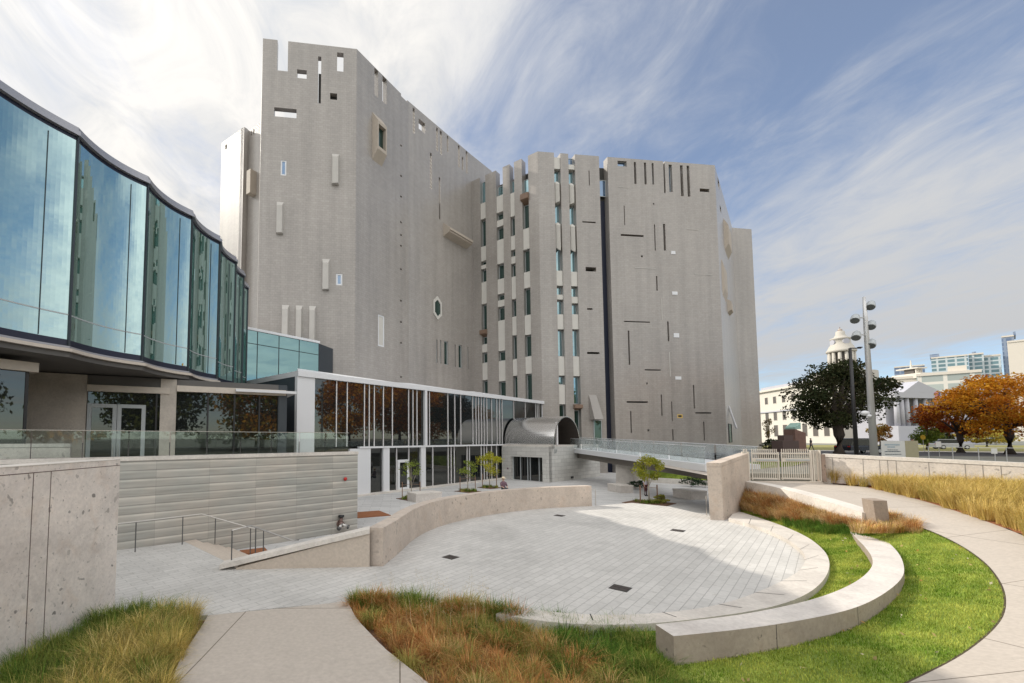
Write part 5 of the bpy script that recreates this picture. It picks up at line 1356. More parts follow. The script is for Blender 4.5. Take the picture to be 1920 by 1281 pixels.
# tall floodlight post
bl_ = vz(at(1639, 850, 25), ZS); tl = at(1617, 557, 25); 
t = empty('lamp_post', bl_, 'tall pale grey lamp post carrying five round floodlights', 'street lamp')
mb = MB(); mb.tube([bl_, vz(bl_, tl.z - 1.2), vz(bl_, tl.z)], [.18, .10, .065], 14); mb.build('pole', M['galv'], t, True)
for px, py in ((1633, 572), (1604, 597), (1634, 609), (1606, 629), (1634, 644)):
    c = at(px, py, 25); s = 1 if px > 1620 else -1
    mb = MB(); dirv = Vector((-.62, -.42, -.66)).normalized()
    mb.tube([c - dirv * .22 + Vector((0, 0, .1)), c - dirv * .12 + Vector((0, 0, .06)), c + dirv * .18, c + dirv * .26], [.08, .17, .215, .20], 14); h_ = mb.build('floodlight', M['frame_grey'], t, True)
    mb = MB(); mb.tube([c + dirv * .262, c + dirv * .27], .19, 14); mb.build('lens', M['lens'], h_)
    mb = MB(); mb.tube([vz(bl_, c.z), c - dirv * .15], .03, 6); mb.build('bracket', M['galv'], h_)
c = at(1622, 775, 25); mb = MB(); mb.tube([vz(bl_, c.z), c], .05, 8); mb.ell(c, .22, .17, .15); mb.ell(c + Vector((.1, -.1, -.16)), .12, .12, .1); mb.build('security_camera', M['white_metal'], t, True)
bm = vz(at(1606, 850, 38), ZS); tm = at(1598, 653, 38)
t = empty('signal_mast', bm, 'slim black mast with a short arm behind the lamp post', 'street lamp')
mb = MB(); mb.tube([bm, vz(bm, tm.z)], [.16, .10], 10); mb.build('pole', M['black'], t, True)
mb = MB(); e_ = vz(bm, tm.z) + Vector((.95, 0, 0)); mb.tube([vz(bm, tm.z), e_], .05, 6); mb.cbox(e_ + Vector((-.1, 0, .03)), .3, .2, .08); mb.build('arm', M['black'], t)
# white monument sign
sp = Plane(xy(at(1652, 840, 26.5)), xy(at(1697, 840, 25.4))); zs1 = sp.sz(1675, 826.5)[1]
t = empty('monument_sign', sp.P(0, ZS), 'white monument sign panel with rows of small lettering', 'sign')
mb = MB(); sp.wall(mb, ZS, zs1, (), .1); mb.build('sign_face', M['white_sign'], t)
p2 = Plane(xy(sp.P(sp.L, 0)), xy(sp.P(sp.L, 0) - sp.n * .55 + sp.u * .25)); mb = MB(); p2.wall(mb, ZS, zs1, (), .1, .01); mb.build('sign_side', M['sign_side'], t)
for y0, y1, x0, x1, mt in ((832.5, 835.5, 1659, 1687, 'ink_pale'), (837, 839.6, 1664, 1678, 'ink_pale'), (843.3, 844.3, 1664, 1684, 'ink'), (846, 847.6, 1659, 1689, 'ink'), (851.3, 852.6, 1660, 1690, 'ink')):
    mb = MB(); px = x0; rg = random.Random(int(y0))
    while px < x1:
        w_ = rg.uniform(.8, 1.7) if y1 - y0 > 2 else rg.uniform(1.2, 4.5)
        sp.box(mb, sp.rect(px, y0, min(px + w_, x1), y1), 0.001, .006); px += w_ + .55
    mb.build('lettering', M[mt], t)
# wire fence on the kerb
t = empty('wire_fence', vz(at(1732, 850, 24), ZS), 'thin pale steel rail fence along the top of the parapet', 'fence')
f0, f1 = at(1660, 836, 29), at(2150, 852, 20); nf = 9
mb = MB(); mb.tube([vz(f0, ZS + 1.28), vz(f1, ZS + 1.28)], .018, 6); mb.build('top_rail', M['galv'], t)
mb = MB(); mb.tube([vz(f0, ZS + .25), vz(f1, ZS + .25)], .012, 6); mb.build('lower_rail', M['galv'], t)
for i in range(nf + 1):
    p = f0.lerp(f1, i / nf); mb = MB(); mb.tube([vz(p, ZS - .3), vz(p, ZS + 1.3)], .022 if i != 6 else .05, 6); mb.build('post', M['galv'], t)
for px, Y, y0, y1, w_, lab in ((1865, 30, 841, 851, .36, 'small white notice board before the autumn tree trunks'), (1760, 44, 828, 838, .5, 'small white notice board across the road')):
    c = at(px, (y0 + y1) / 2, Y); h_ = (y1 - y0) / F * Y
    t = empty('notice_board', vz(c, ZS), lab, 'sign'); mb = MB(); mb.box(c + Vector((-w_ / 2, 0, -h_ / 2)), (w_, 0, 0), (0, .05, 0), (0, 0, h_)); mb.build('board', M['white_sign'], t)
    mb = MB(); mb.tube([vz(c, ZS), vz(c, c.z - h_ / 2)], .025, 6); mb.build('post', M['galv'], t)
c = at(1731, 820, 60); t = empty('warning_sign', vz(c, ZS), 'yellow round warning sign before the light green tree', 'sign')
mb = MB(); mb.tube([c, c + Vector((0, .04, 0))], .33, 14); mb.build('disc', M['green_sign'], t); mb = MB(); mb.tube([vz(c, ZS), c + Vector((0, .06, 0))], .03, 6); mb.build('post', M['galv'], t)
# cars
def car(label, px, Y, rot, paint, L=4.6, H=1.65):
    c = vz(at(px, 840, Y), ZS + .01); t = empty('parked_car', c, label, 'car', 'cars parked along the street')
    u = Vector((math.cos(rot), math.sin(rot), 0)); v = Vector((-u.y, u.x, 0))
    def pf(prof, w, ins):
        mb = MB(); a = [c + u * x + v * (w - (ins if z > .95 else 0)) + Vector((0, 0, z)) for x, z in prof]; b = [c + u * x - v * (w - (ins if z > .95 else 0)) + Vector((0, 0, z)) for x, z in prof]
        mb.poly_side = None
        n = len(prof)
        from_ = [a, b]
        for L_, fl in ((a, False), (b, True)):
            for tr in tessellate_polygon([[Vector((x, z, 0)) for x, z in prof]]): mb.face([L_[k] for k in (tr if fl else tr[::-1])])
        for i in range(n): j = (i + 1) % n; mb.face([a[i], a[j], b[j], b[i]])
        return mb
    h = L / 2
    pf([(-h, .35), (h, .35), (h, .75), (h * .92, .9), (h * .5, .97), (-h * .96, .97), (-h, .8)], .88, .02).build('body', paint, t)
    pf([(h * .5, .975), (h * .22, H - .08), (-h * .72, H - .08), (-h * .93, .975)], .86, .12).build('cabin', M['dark_glass'], t)
    pf([(h * .20, H - .075), (h * .15, H), (-h * .68, H), (-h * .74, H - .075)], .80, .08).build('roof', paint, t)
    for x in (-.62, .62):
        for s in (-1, 1):
            w = c + u * (x * h) + v * (s * .80) + Vector((0, 0, .33)); mb = MB(); mb.tube([w - v * .1, w + v * .1], .33, 14); wh = mb.build('wheel', M['tyre'], t)
            mb = MB(); mb.tube([w - v * .108, w + v * .108], .2, 12); mb.build('rim', M['galv'], wh)
    for s in (-1, 1):
        q = c + u * -h + v * (s * .68) + Vector((0, 0, .78)); mb = MB(); mb.box(q - v * .12 - u * .012, u * .02, v * .24, (0, 0, .13)); mb.build('tail_light', M['red'], t)
        q = c + u * h + v * (s * .66) + Vector((0, 0, .68)); mb = MB(); mb.box(q - v * .14, u * .015, v * .28, (0, 0, .13)); mb.build('headlight', M['white_metal'], t)
car('dark suv parked behind the lamp post', 1612, 52, R(8), M['car_paint'], 4.8, 1.8)
car('silver car parked left of the white notice board across the road', 1783, 74, R(-20), M['car_silver'])
# pedestrians
def person(label, base, h, shirt, legs, hair, pose='stand', ang_=0, hat=None):
    t = empty('person', base, label, 'person'); s = h / 1.72
    ca, sa = math.cos(ang_), math.sin(ang_)
    def L(x, y, z): return Vector((x * ca - y * sa, x * sa + y * ca, z)) * s
    def skin(name, J, Ed, mat):
        me = bpy.data.meshes.new(name); me.from_pydata([tuple(L(*j[:3])) for j in J], Ed, []); me.materials.append(mat)
        o = bpy.data.objects.new(name, me); COL.objects.link(o); o.parent = t
        md = o.modifiers.new('skin', 'SKIN')
        if not me.skin_vertices: 
            with bpy.context.temp_override(object=o): pass
        lay = me.skin_vertices[0].data if me.skin_vertices else None
        if lay:
            for k, j in enumerate(J): lay[k].radius = (j[3] * s, j[3] * s); 
            lay[0].use_root = True
        o.modifiers.new('sub', 'SUBSURF').levels = 1
        o.modifiers['sub'].render_levels = 1
        return o
    def limb(name, chains, mat):
        mb = MB()
        for P_, r_ in chains: mb.tube([base + L(*p) for p in P_], [x * s for x in r_], 10)
        return mb
    if pose == 'sit': hipz, kn, ft = .52, (.42, .50), (.46, .06)
    st_ = pose == 'walk'
    legsC = []; armsC = []
    for sd in (-1, 1):
        if pose == 'sit':
            legsC.append(([(sd * .09, 0, .52), (sd * .11, -.40, .52), (sd * .11, -.44, .08)], [.10, .075, .05]))
            armsC.append(([(sd * .2, 0, .95), (sd * .24, -.12, .70), (sd * .14, -.34, .60)], [.055, .045, .03]))
        else:
            f = .22 * sd if st_ else .02
            legsC.append(([(sd * .09, 0, .90), (sd * .095, f * .5 - .03, .48), (sd * .10, f, .06)], [.095, .065, .045]))
            armsC.append(([(sd * .19, 0, 1.40), (sd * .24, -f * .3, 1.12), (sd * .23, -f * .6 - .06, .86)], [.055, .042, .03]))
    dz = -.42 if pose == 'sit' else 0
    # body: one continuous lathe-like skin from hip to head
    mb = MB(); prof = [(.13, .88), (.155, .98), (.15, 1.1), (.185, 1.3), (.19, 1.40), (.10, 1.47), (.055, 1.50), (.055, 1.54), (.085, 1.58), (.10, 1.64), (.085, 1.70), (.03, 1.735)]
    n = 14; rings = []
    for r_, z in prof:
        rings.append([mb.vid(base + L(r_ * math.cos(2 * math.pi * k / n), r_ * (.62 if z < 1.5 else 1.05) * math.sin(2 * math.pi * k / n), z + dz)) for k in range(n)])
    for a, b in zip(rings, rings[1:]):
        for k in range(n): mb.f.append([a[k], a[(k + 1) % n], b[(k + 1) % n], b[k]]); mb.m.append(0)
    mb.f.append(rings[0][::-1]); mb.m.append(0); mb.f.append(rings[-1]); mb.m.append(0)
    for P_, r_ in armsC: mb.tube([base + L(*p) for p in P_[1:]] + [base + L(P_[-1][0], P_[-1][1] - .02, P_[-1][2] - .09)], [r_[1] * s, r_[2] * s, .03 * s], 8)
    mb.tube([base + L(0, -.10, 1.63 + dz), base + L(0, -.125, 1.61 + dz)], .014 * s, 6)
    mb.build('body', M['skin'], t, True)
    mb = MB(); rings = []
    for r_, z in [(.165, .86), (.17, .98), (.165, 1.1), (.2, 1.3), (.2, 1.41), (.09, 1.485)]:
        rings.append([mb.vid(base + L(r_ * math.cos(2 * math.pi * k / n), r_ * .68 * math.sin(2 * math.pi * k / n), z + dz)) for k in range(n)])
    for a, b in zip(rings, rings[1:]):
        for k in range(n): mb.f.append([a[k], a[(k + 1) % n], b[(k + 1) % n], b[k]]); mb.m.append(0)
    for P_, r_ in armsC: mb.tube([base + L(*p) for p in P_[:2]], [r_[0] * s * 1.15, r_[1] * s * 1.3], 9)
    mb.build('shirt', shirt, t, True)
    mb = MB()
    for P_, r_ in legsC:
        mb.tube([base + L(*p) for p in P_], [x * s for x in r_], 9)
    mb.tube([base + L(0, 0, .80 + dz), base + L(0, 0, .95 + dz)], [.15 * s, .168 * s], 12); mb.build('trousers', legs, t, True)
    mb = MB()
    for P_, r_ in legsC:
        e_ = P_[-1]; mb.ell(base + L(e_[0], e_[1] - .06, .045), .05 * s, .12 * s, .045 * s)
    mb.build('shoe', M['black'], t, True)
    mb = MB(); mb.ell(base + L(0, .02, 1.675 + dz), .105 * s, .112 * s, .085 * s, 12, 7); mb.build('hair', hair, t, True)
    if hat:
        mb = MB(); c_ = base + L(0, 0, 1.70 + dz); mb.lathe(c_, [(.21 * s, 0), (.21 * s, .012), (.11 * s, .03), (.10 * s, .11), (.03, .13)], 16); mb.build('hat', hat, t, True)
    return t
def stand_on(px, py_head, h, Y, z=ZS): return vz(at(px, py_head + 15, Y), z)
person('person in dark plum top sitting behind the curved wall in a straw hat', vz(gz(944, 927, 0), -.08), 1.72, M['cloth_plum'], M['cloth_dark'], M['hair'], 'sit', .3, M['straw'])
b = gz(1211, 930, 0); person('person in pale top and maroon trousers behind the yellow green tree', b, 1.5, M['cloth_white'], M['cloth_maroon'], M['hair'], 'stand', .4)
person('distant walker in a brown top beyond the gate, left one', vz(at(1508, 840, 66), ZS), 1.75, M['brown'], M['cloth_white'], M['hair'], 'walk', 1.2)
person('distant walker in a dark top beyond the gate, right one', vz(at(1521, 840, 66), ZS), 1.78, M['cloth_dark'], M['cloth_dark'], M['hair'], 'walk', 1.2)
person('distant walker in white beside the monument sign', vz(at(1711, 835, 40), ZS), 1.75, M['cloth_dark'], M['cloth_white'], M['hair'], 'walk', 1.0)

# ---------------------------------------------------------------- far buildings
def slab(pl, z0, z1, depth, mat, name, parent):
    mb = MB(); pl.box(mb, (0, z0, pl.L, z1), -depth, 0); return mb.build(name, mat, parent)
# white stone wing with three rows of windows
h0 = at(1422, 736, 196); h1 = at(1572, 700, 150); PH = Plane(xy(h0), xy(h1)); zc = PH.sz(1427, 737)[1]
t = empty('civic_building', PH.P(PH.L / 2, ZS), 'white stone civic building with rows of windows behind the dark tree', 'building')
slab(PH, 0, zc, 6, M['white_stone'], 'wall', t)
mb = MB(); PH.box(mb, (-1, zc, PH.L + 1, zc + .8), -6.5, 1.0); mb.build('cornice', M['white_stone'], t)
mb = MB(); PH.box(mb, (0, zc + .81, PH.L, zc + 2.2), -5, -1); mb.build('roof', M['blue_stone'], t)
zb_ = PH.sz(1460, 770)[1]; mb = MB(); PH.box(mb, (-.2, zb_ - .5, PH.L + .2, zb_), 0, .5); mb.build('string_course', M['blue_stone'], t)
for row, (ya, yb, w_) in enumerate(((743, 757, 2.3), (772, 789, 2.5), (797, 819, 2.9))):
    z0 = PH.sz(1454, yb)[1]; z1 = PH.sz(1454, ya)[1]
    for px in (1438.5, 1454, 1471, 1489, 1508, 1528, 1549):
        a = PH.sz(px, 780)[0]; window(PH, (a - w_ / 2, z0, a + w_ / 2, z1), t, M['city_window'], .02, M['white_stone'], .12)
# clock tower above it
cY = 170; ct = vz(at(1581, 720, cY), 0)
t = empty('clock_tower', ct, 'white domed clock tower rising behind the dark tree', 'tower')
def zy(py): return zat(1580, py, cY)
sc_ = cY / F
mb = MB(); mb.lathe(ct, [(9.5, 0), (9.5, zy(700)), (6.2, zy(697)), (5.2, zy(690))], 24); mb.build('base', M['old_stone'], t)
mb = MB(); mb.lathe(ct, [(2.6, zy(692)), (2.6, zy(660))], 18); mb.build('core', M['city_window'], t)
for k in range(12):
    a_ = 2 * math.pi * k / 12 + .13; c = ct + Vector((math.cos(a_) * 3.5, math.sin(a_) * 3.5, 0)); mb = MB(); mb.tube([vz(c, zy(691)), vz(c, zy(662))], [.62, .52], 10); mb.build('column', M['old_stone'], t, True)
mb = MB(); mb.lathe(ct, [(4.3, zy(661)), (4.4, zy(658)), (4.0, zy(656)), (3.5, zy(650)), (2.9, zy(645)), (2.7, zy(638)), (3.1, zy(637)), (3.1, zy(635)), (2.0, zy(633)), (1.4, zy(628)), (1.3, zy(622)), (.6, zy(620)), (.55, zy(617))], 24); mb.build('dome', M['old_stone'], t, True)
mb = MB(); mb.ell(vz(ct, zy(621)), .8, .8, .8); mb.tube([vz(ct, zy(618)), vz(ct, zy(613))], [.2, .05], 6); mb.build('finial', M['brass'], t)
dv = Vector((-ct.x, -ct.y, 0)).normalized()
for off_ in (-.9, .55):
    d2 = Vector((dv.x * math.cos(off_) - dv.y * math.sin(off_), dv.x * math.sin(off_) + dv.y * math.cos(off_), 0)); c = vz(ct, zy(642.5)) + d2 * 2.75
    mb = MB(); mb.tube([c - d2 * .3, c + d2 * .35], 1.05, 16); mb.build('clock_face', M['blue_stone'], t)
# columned library-like hall with pediment
LY = 130; l0 = at(1662, 800, LY - 2); l1 = at(1754, 800, LY + 2); PL = Plane(xy(l0), xy(l1)); zL_ = lambda py: PL.sz(1705, py)[1]
t = empty('columned_hall', PL.P(PL.L / 2, ZS), 'grey marble hall with a row of columns under a triangular pediment', 'building')
slab(PL, 0, zL_(741), 7, M['blue_stone'], 'wall', t)
mb = MB(); PL.box(mb, (-.6, zL_(748), PL.L + .2, zL_(738)), -1, 2.6); mb.build('entablature', M['blue_stone'], t)
mb = MB(); a0, a1 = PL.sz(1672, 735)[0], PL.sz(1748, 735)[0]; ac = PL.sz(1701, 735)[0]
f = [PL.P(a0, zL_(738) + .01, 2.6), PL.P(a1, zL_(738) + .01, 2.6), PL.P(ac, zL_(717), 2.6)]; k = [p - PL.n * 6 for p in f]
mb.face(f); mb.face(k[::-1])
for i in range(3): j = (i + 1) % 3; mb.face([f[j], f[i], k[i], k[j]])
mb.build('pediment', M['blue_stone'], t)
mb = MB(); PL.box(mb, (PL.sz(1684, 780)[0], zL_(798), PL.sz(1742, 780)[0], zL_(749)), .0, .05); mb.build('porch_shadow_wall', M['city_window'], t)
for px in (1667, 1676, 1686, 1702, 1720, 1738):
    a = PL.sz(px, 770)[0]; c = PL.P(a, 0, 1.7); mb = MB(); mb.tube([vz(c, zL_(799)), vz(c, zL_(748))], [.62, .54], 12); mb.build('column', M['blue_stone'], t, True)
mb = MB(); PL.box(mb, (-1, 0, PL.L + .3, zL_(799.5)), 0, 3.2); mb.build('podium', M['blue_stone'], t)
mb = MB(); r = PL.rect(1690, 815, 1702, 826); PL.box(mb, r, 3.2, 3.3); mb.build('doorway', M['city_window'], t)
l2 = at(1835, 790, LY + 4); PL2 = Plane(xy(l1), xy(l2)); z2 = PL2.sz(1760, 742)[1]
slab(PL2, 0, z2, 7, M['blue_stone'], 'side_wing', t)
mb = MB(); PL2.box(mb, (0.05, z2, PL2.L, z2 + .7), -7, .6); mb.build('cornice', M['blue_stone'], t)
for px in (1762, 1779, 1796):
    r = PL2.rect(px - 3.2, 756, px + 3.2, 763); window(PL2, r, t, M['city_window'], .03, M['blue_stone'], .1)
# office blocks and towers behind
def far_block(label, px0, px1, ytop, Y, mat, depth=25, extra=None, dY=0, name='office_block'):
    s0_, s1_ = (px0 - CX) / F, (px1 - CX) / F; dY = Y * math.sqrt((1 + s0_ ** 2) / (1 + s1_ ** 2)) - Y
    pl = Plane(xy(at(px0, 760, Y)), xy(at(px1, 760, Y + dY))); z1 = zat((px0 + px1) / 2, ytop, Y + dY / 2)
    t = empty(name, pl.P(pl.L / 2, ZS), label, 'building'); slab(pl, 0, z1, depth, M[mat], 'wall', t)
    mb = MB(); pl.box(mb, (0, z1 + .01, pl.L, z1 + 1.2), -depth, .4); mb.build('parapet', M['far_pale'], t)
    if extra:
        a0, a1, yt, m2 = extra; mb = MB(); pl.box(mb, (pl.sz(a0, 760)[0], z1 + 1.21, pl.sz(a1, 760)[0], zat((a0 + a1) / 2, yt, Y)), -depth * .7, -3); mb.build('penthouse', M[m2], t)
    return t
far_block('pale office building with a wide window grid above the columned hall', 1722, 1846, 702, 205, 'far_office', 30, (1782, 1818, 691, 'far_pale'), -10)
far_block('pale low office block behind the pediment', 1655, 1735, 711, 215, 'far_pale', 25)
far_block('blue glass block behind the small cupola', 1681, 1739, 688, 420, 'far_blue', 40)
far_block('teal glass high rise with a pale roof canopy', 1752, 1822, 670, 380, 'far_glass', 40, (1750, 1768, 664, 'far_blue'))
far_block('stepped glass high rise right of the teal one', 1823, 1852, 665, 370, 'far_glass', 40, (1830, 1838, 660, 'far_blue'))
far_block('lower glass high rise between the stepped one and the pale tower', 1852, 1884, 668, 365, 'far_glass', 40)
far_block('tall slate blue tower at the right edge', 1888, 1912, 632, 360, 'far_blue', 40, (1911, 1916, 624, 'far_blue'))
far_block('tall pale stone tower in front of the slate blue one', 1898, 1960, 640, 300, 'far_pale', 40)
c = vz(at(1709, 700, 210), 0); t = empty('cupola', vz(c, zat(1709, 711, 210)), 'small white cupola on the pale low office block', 'cupola')
z0 = zat(1709, 711, 210); s_ = 210 / F
mb = MB(); mb.cbox(vz(c, z0), 22 * s_, 12, 9 * s_); mb.build('base', M['white_stone'], t)
for k in range(4):
    mb = MB(); mb.cbox(vz(c, z0 + 9 * s_) + Vector(((k - 1.5) * 3.4 * s_, -3, 0)), 1.6 * s_, 1.6 * s_, 9 * s_); mb.build('column', M['white_stone'], t)
mb = MB(); mb.cbox(vz(c, z0 + 9 * s_) + Vector((0, 0, 0)), 9 * s_, 4, 9 * s_); mb.build('core', M['city_window'], t)
mb = MB(); mb.cbox(vz(c, z0 + 18.05 * s_), 18 * s_, 9, 2.2 * s_); mb.tube([vz(c, z0 + 20 * s_), vz(c, z0 + 36 * s_)], [.5, .12], 6); mb.build('cap', M['white_stone'], t)
# stepped pink granite pylon and its low wall beyond the gate
pk = vz(at(1494, 830, 62), ZS); t = empty('granite_pylon', pk, 'pink granite pylon with a pale green bronze top beyond the gate', 'monument')
mb = MB(); w_ = 17 / F * 62; zt_ = zat(1494, 805, 62) - ZS; mb.prism([(pk.x - w_ * .55, pk.y - .6), (pk.x + w_ * .6, pk.y - .6), (pk.x + w_ * .6, pk.y + 1.2), (pk.x - w_ * .55, pk.y + 1.2)], ZS, lambda i: ZS + zt_ - (.0 if i in (0, 3) else .5)); mb.build('shaft', M['pink_stone'], t)
mb = MB(); mb.prism([(pk.x - w_ * .5, pk.y - .62), (pk.x + w_ * .1, pk.y - .62), (pk.x + w_ * .1, pk.y + 1), (pk.x - w_ * .5, pk.y + 1)], ZS + zt_ + .01, lambda i: ZS + zt_ + (.25 if i in (0, 3) else .9)); mb.build('bronze_top', M['verdigris'], t)
pk = vz(at(1472, 830, 58), ZS); mb = MB(); mb.cbox(pk, 2.6, 1.4, 1.5, .2); mb.cbox(pk + Vector((.4, .4, 1.505)), 1.5, .8, .7, .2)
tag(mb.build('stone_steps', plain('dark_plinth', (.13, .09, .08), .7)), 'dark stepped stone plinth left of the pink pylon', 'plinth')
# flag
fp_ = vz(at(1765, 800, 120), ZS); zt_ = zat(1765, 733, 120); t = empty('flagpole', fp_, 'flagpole with a red, white and blue flag hanging limp', 'flag')
mb = MB(); mb.tube([fp_, vz(fp_, zt_)], .09, 6); mb.build('pole', M['galv'], t)
mb = MB(); w_ = 1.5; g = []
for j in range(9):
    z = zt_ - .3 - j * .36; g.append([vz(fp_, z) + Vector((.1 - k * .3 - .05 * j, math.sin(k * 2.2 + j * .3) * .16, 0)) for k in range(5)])
for a, b in zip(g, g[1:]): mb.strip(a, b)
mb.build('flag_cloth', M['flag_red'], t)
mb = MB(); q = g[0][1]; mb.box(g[0][0] + Vector((-.5, -.22, -1.1)), (.5, 0, 0), (0, .04, 0), (0, 0, 1.1)); mb.build('canton', M['flag_blue'], t)

# ================================================================== SKY, SUN, CAMERA
SUN_AZ = R(62); SUN_EL = R(33.8)      # from the left, a touch beyond the view axis' normal
sv = Vector((-math.sin(SUN_AZ) * math.cos(SUN_EL), math.cos(SUN_AZ) * math.cos(SUN_EL), math.sin(SUN_EL)))
li = bpy.data.lights.new('sun', 'SUN'); li.energy = 3.8; li.angle = R(.5); li.color = (1, .93, .82)
so = bpy.data.objects.new('sun', li); COL.objects.link(so); so.rotation_euler = (-sv).to_track_quat('-Z', 'Y').to_euler(); so.location = sv * 200
w = bpy.data.worlds.new('World'); SC.world = w; w.use_nodes = True; nt = w.node_tree
bg = nt.nodes['Background']
sky = N(nt, 'ShaderNodeTexSky', sky_type='NISHITA'); sky.sun_disc = False; sky.sun_elevation = SUN_EL; sky.sun_rotation = math.atan2(sv.x, sv.y)
sky.altitude = 1600; sky.air_density = 1.0; sky.dust_density = 1.2; sky.ozone_density = 1.0
tc = N(nt, 'ShaderNodeTexCoord'); sep = N(nt, 'ShaderNodeSeparateXYZ'); nt.links.new(tc.outputs['Generated'], sep.inputs[0])
def math_(op, a, b=None, c=None):
    n = N(nt, 'ShaderNodeMath', operation=op)
    for k, v in enumerate((a, b, c)):
        if v is None: continue
        if hasattr(v, 'links'): nt.links.new(v, n.inputs[k])
        else: n.inputs[k].default_value = v
    return n.outputs[0]
zz_ = math_('ADD', math_('MAXIMUM', sep.outputs[2], 0.0), .10)
cx_ = math_('DIVIDE', sep.outputs[0], zz_); cy_ = math_('DIVIDE', sep.outputs[1], zz_)
cmb = N(nt, 'ShaderNodeCombineXYZ'); nt.links.new(cx_, cmb.inputs[0]); nt.links.new(cy_, cmb.inputs[1])
def mapv(vec, rot, s, loc=(0, 0, 0)):
    n = N(nt, 'ShaderNodeMapping'); n.inputs['Rotation'].default_value = (0, 0, rot); n.inputs['Scale'].default_value = s; n.inputs['Location'].default_value = loc
    nt.links.new(vec, n.inputs[0]); return n.outputs[0]
v1 = mapv(cmb.outputs[0], R(48), (2.0, .85, 1)); v2 = mapv(cmb.outputs[0], R(40), (4.2, 2.4, 1), (3, 1, 0)); v3 = mapv(cmb.outputs[0], 0, (.9, .9, 1), (7, 2, 0))
f1 = noise(nt, 1.0, 8, v1, .62, .5); f2 = noise(nt, 1.0, 7, v2, .65, .8); f3 = noise(nt, 1.0, 4, v3, .5)
# the veil is thick to the left and thins toward a clearing on the right
cdir = Vector(ray(1800, 200)).normalized()
dt = N(nt, 'ShaderNodeVectorMath', operation='DOT_PRODUCT'); nt.links.new(tc.outputs['Generated'], dt.inputs[0]); dt.inputs[1].default_value = cdir
clr = N(nt, 'ShaderNodeMapRange', interpolation_type='SMOOTHSTEP'); nt.links.new(dt.outputs['Value'], clr.inputs[0])
clr.inputs[1].default_value = .62; clr.inputs[2].default_value = .99; clr.inputs[3].default_value = 0; clr.inputs[4].default_value = 1
lowz = N(nt, 'ShaderNodeMapRange', interpolation_type='SMOOTHSTEP'); nt.links.new(sep.outputs[2], lowz.inputs[0]); lowz.inputs[1].default_value = .14; lowz.inputs[2].default_value = .42
dens = math_('ADD', math_('ADD', math_('MULTIPLY', f1, .52), math_('MULTIPLY', f2, .60)), math_('MULTIPLY', f3, .70))
dens = math_('SUBTRACT', dens, math_('MULTIPLY', math_('MULTIPLY', clr.outputs[0], lowz.outputs[0]), .34))
bandz = N(nt, 'ShaderNodeMapRange', interpolation_type='SMOOTHSTEP'); nt.links.new(sep.outputs[2], bandz.inputs[0]); bandz.inputs[1].default_value = .165; bandz.inputs[2].default_value = .075; bandz.inputs[3].default_value = 0; bandz.inputs[4].default_value = .42
dens = math_('SUBTRACT', dens, bandz.outputs[0])
cov = N(nt, 'ShaderNodeMapRange', interpolation_type='SMOOTHSTEP'); nt.links.new(dens, cov.inputs[0]); cov.inputs[1].default_value = .42; cov.inputs[2].default_value = .98; cov.inputs[3].default_value = .16; cov.inputs[4].default_value = 1.0
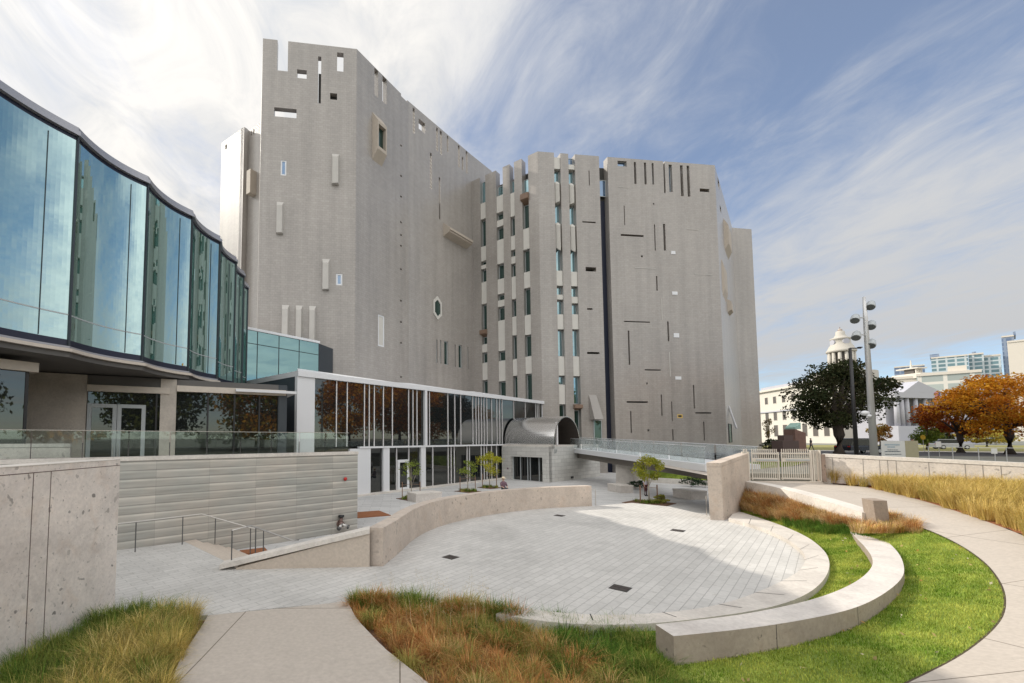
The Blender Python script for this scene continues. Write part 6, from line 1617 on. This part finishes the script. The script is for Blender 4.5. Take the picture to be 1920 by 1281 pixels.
# brightness over the vault of a thin overcast: brighter overhead and toward the sun
sd_ = N(nt, 'ShaderNodeVectorMath', operation='DOT_PRODUCT'); nt.links.new(tc.outputs['Generated'], sd_.inputs[0]); sd_.inputs[1].default_value = sv
glow = math_('ADD', 1.0, math_('MULTIPLY', math_('POWER', math_('MAXIMUM', sd_.outputs['Value'], 0.0), 4.0), .2))
zen = math_('ADD', .80, math_('MULTIPLY', math_('MAXIMUM', sep.outputs[2], 0.0), .45))
bk = N(nt, 'ShaderNodeMapRange', interpolation_type='SMOOTHSTEP'); nt.links.new(sep.outputs[1], bk.inputs[0]); bk.inputs[1].default_value = .46; bk.inputs[2].default_value = -.30; bk.inputs[3].default_value = 1.0; bk.inputs[4].default_value = 2.0  # unseen sky beside and behind the viewer brightened as added fill
gain = math_('MULTIPLY', math_('MULTIPLY', glow, zen), bk.outputs[0])
SKY_S = .10
f4 = noise(nt, 1.0, 7, mapv(cmb.outputs[0], R(30), (4.6, 3.0, 1), (1, 5, 0)), .62, .9)
cl = ramp(nt, f4, [(.30, (6.0, 6.4, 7.05)), (.44, (7.2, 7.35, 7.6)), (.60, (8.5, 8.5, 8.5))])
cl = mixc(nt, clr.outputs[0], cl, (6.6, 6.9, 7.4))
clg = N(nt, 'ShaderNodeVectorMath', operation='SCALE'); nt.links.new(mixc(nt, 1, cl, (1.03, 1.0, .955), 'MULTIPLY'), clg.inputs[0]); nt.links.new(gain, clg.inputs['Scale'])
mx = N(nt, 'ShaderNodeMix', data_type='RGBA'); nt.links.new(cov.outputs[0], mx.inputs[0]); sk2 = N(nt, 'ShaderNodeVectorMath', operation='SCALE'); nt.links.new(sky.outputs[0], sk2.inputs[0]); sk2.inputs['Scale'].default_value = 1.66; nt.links.new(mixc(nt, 1, sk2.outputs[0], (.95, 1.0, 1.05), 'MULTIPLY'), mx.inputs[6]); nt.links.new(clg.outputs[0], mx.inputs[7])
nt.links.new(mx.outputs[2], bg.inputs[0]); bg.inputs[1].default_value = SKY_S
cam = bpy.data.cameras.new('camera'); co = bpy.data.objects.new('camera', cam); COL.objects.link(co)
co.location = (0, 0, E); co.rotation_euler = (math.pi / 2 + TILT, 0, 0)
cam.sensor_fit = 'HORIZONTAL'; cam.sensor_width = 36; cam.lens = 36 * F / 1920
cam.shift_x = (960 - CX) / 1920; cam.shift_y = (CY - 640.5) / 1920
cam.clip_end = 5000; cam.clip_start = .1
SC.camera = co
vs = SC.view_settings; vs.view_transform = 'Standard'; vs.look = 'None'; vs.exposure = .0; vs.gamma = 1; vs.use_curve_mapping = False
SC.cycles.max_bounces = 8; SC.cycles.transparent_max_bounces = 16; SC.cycles.use_denoising = True; SC.cycles.caustics_reflective = False; SC.cycles.caustics_refractive = False
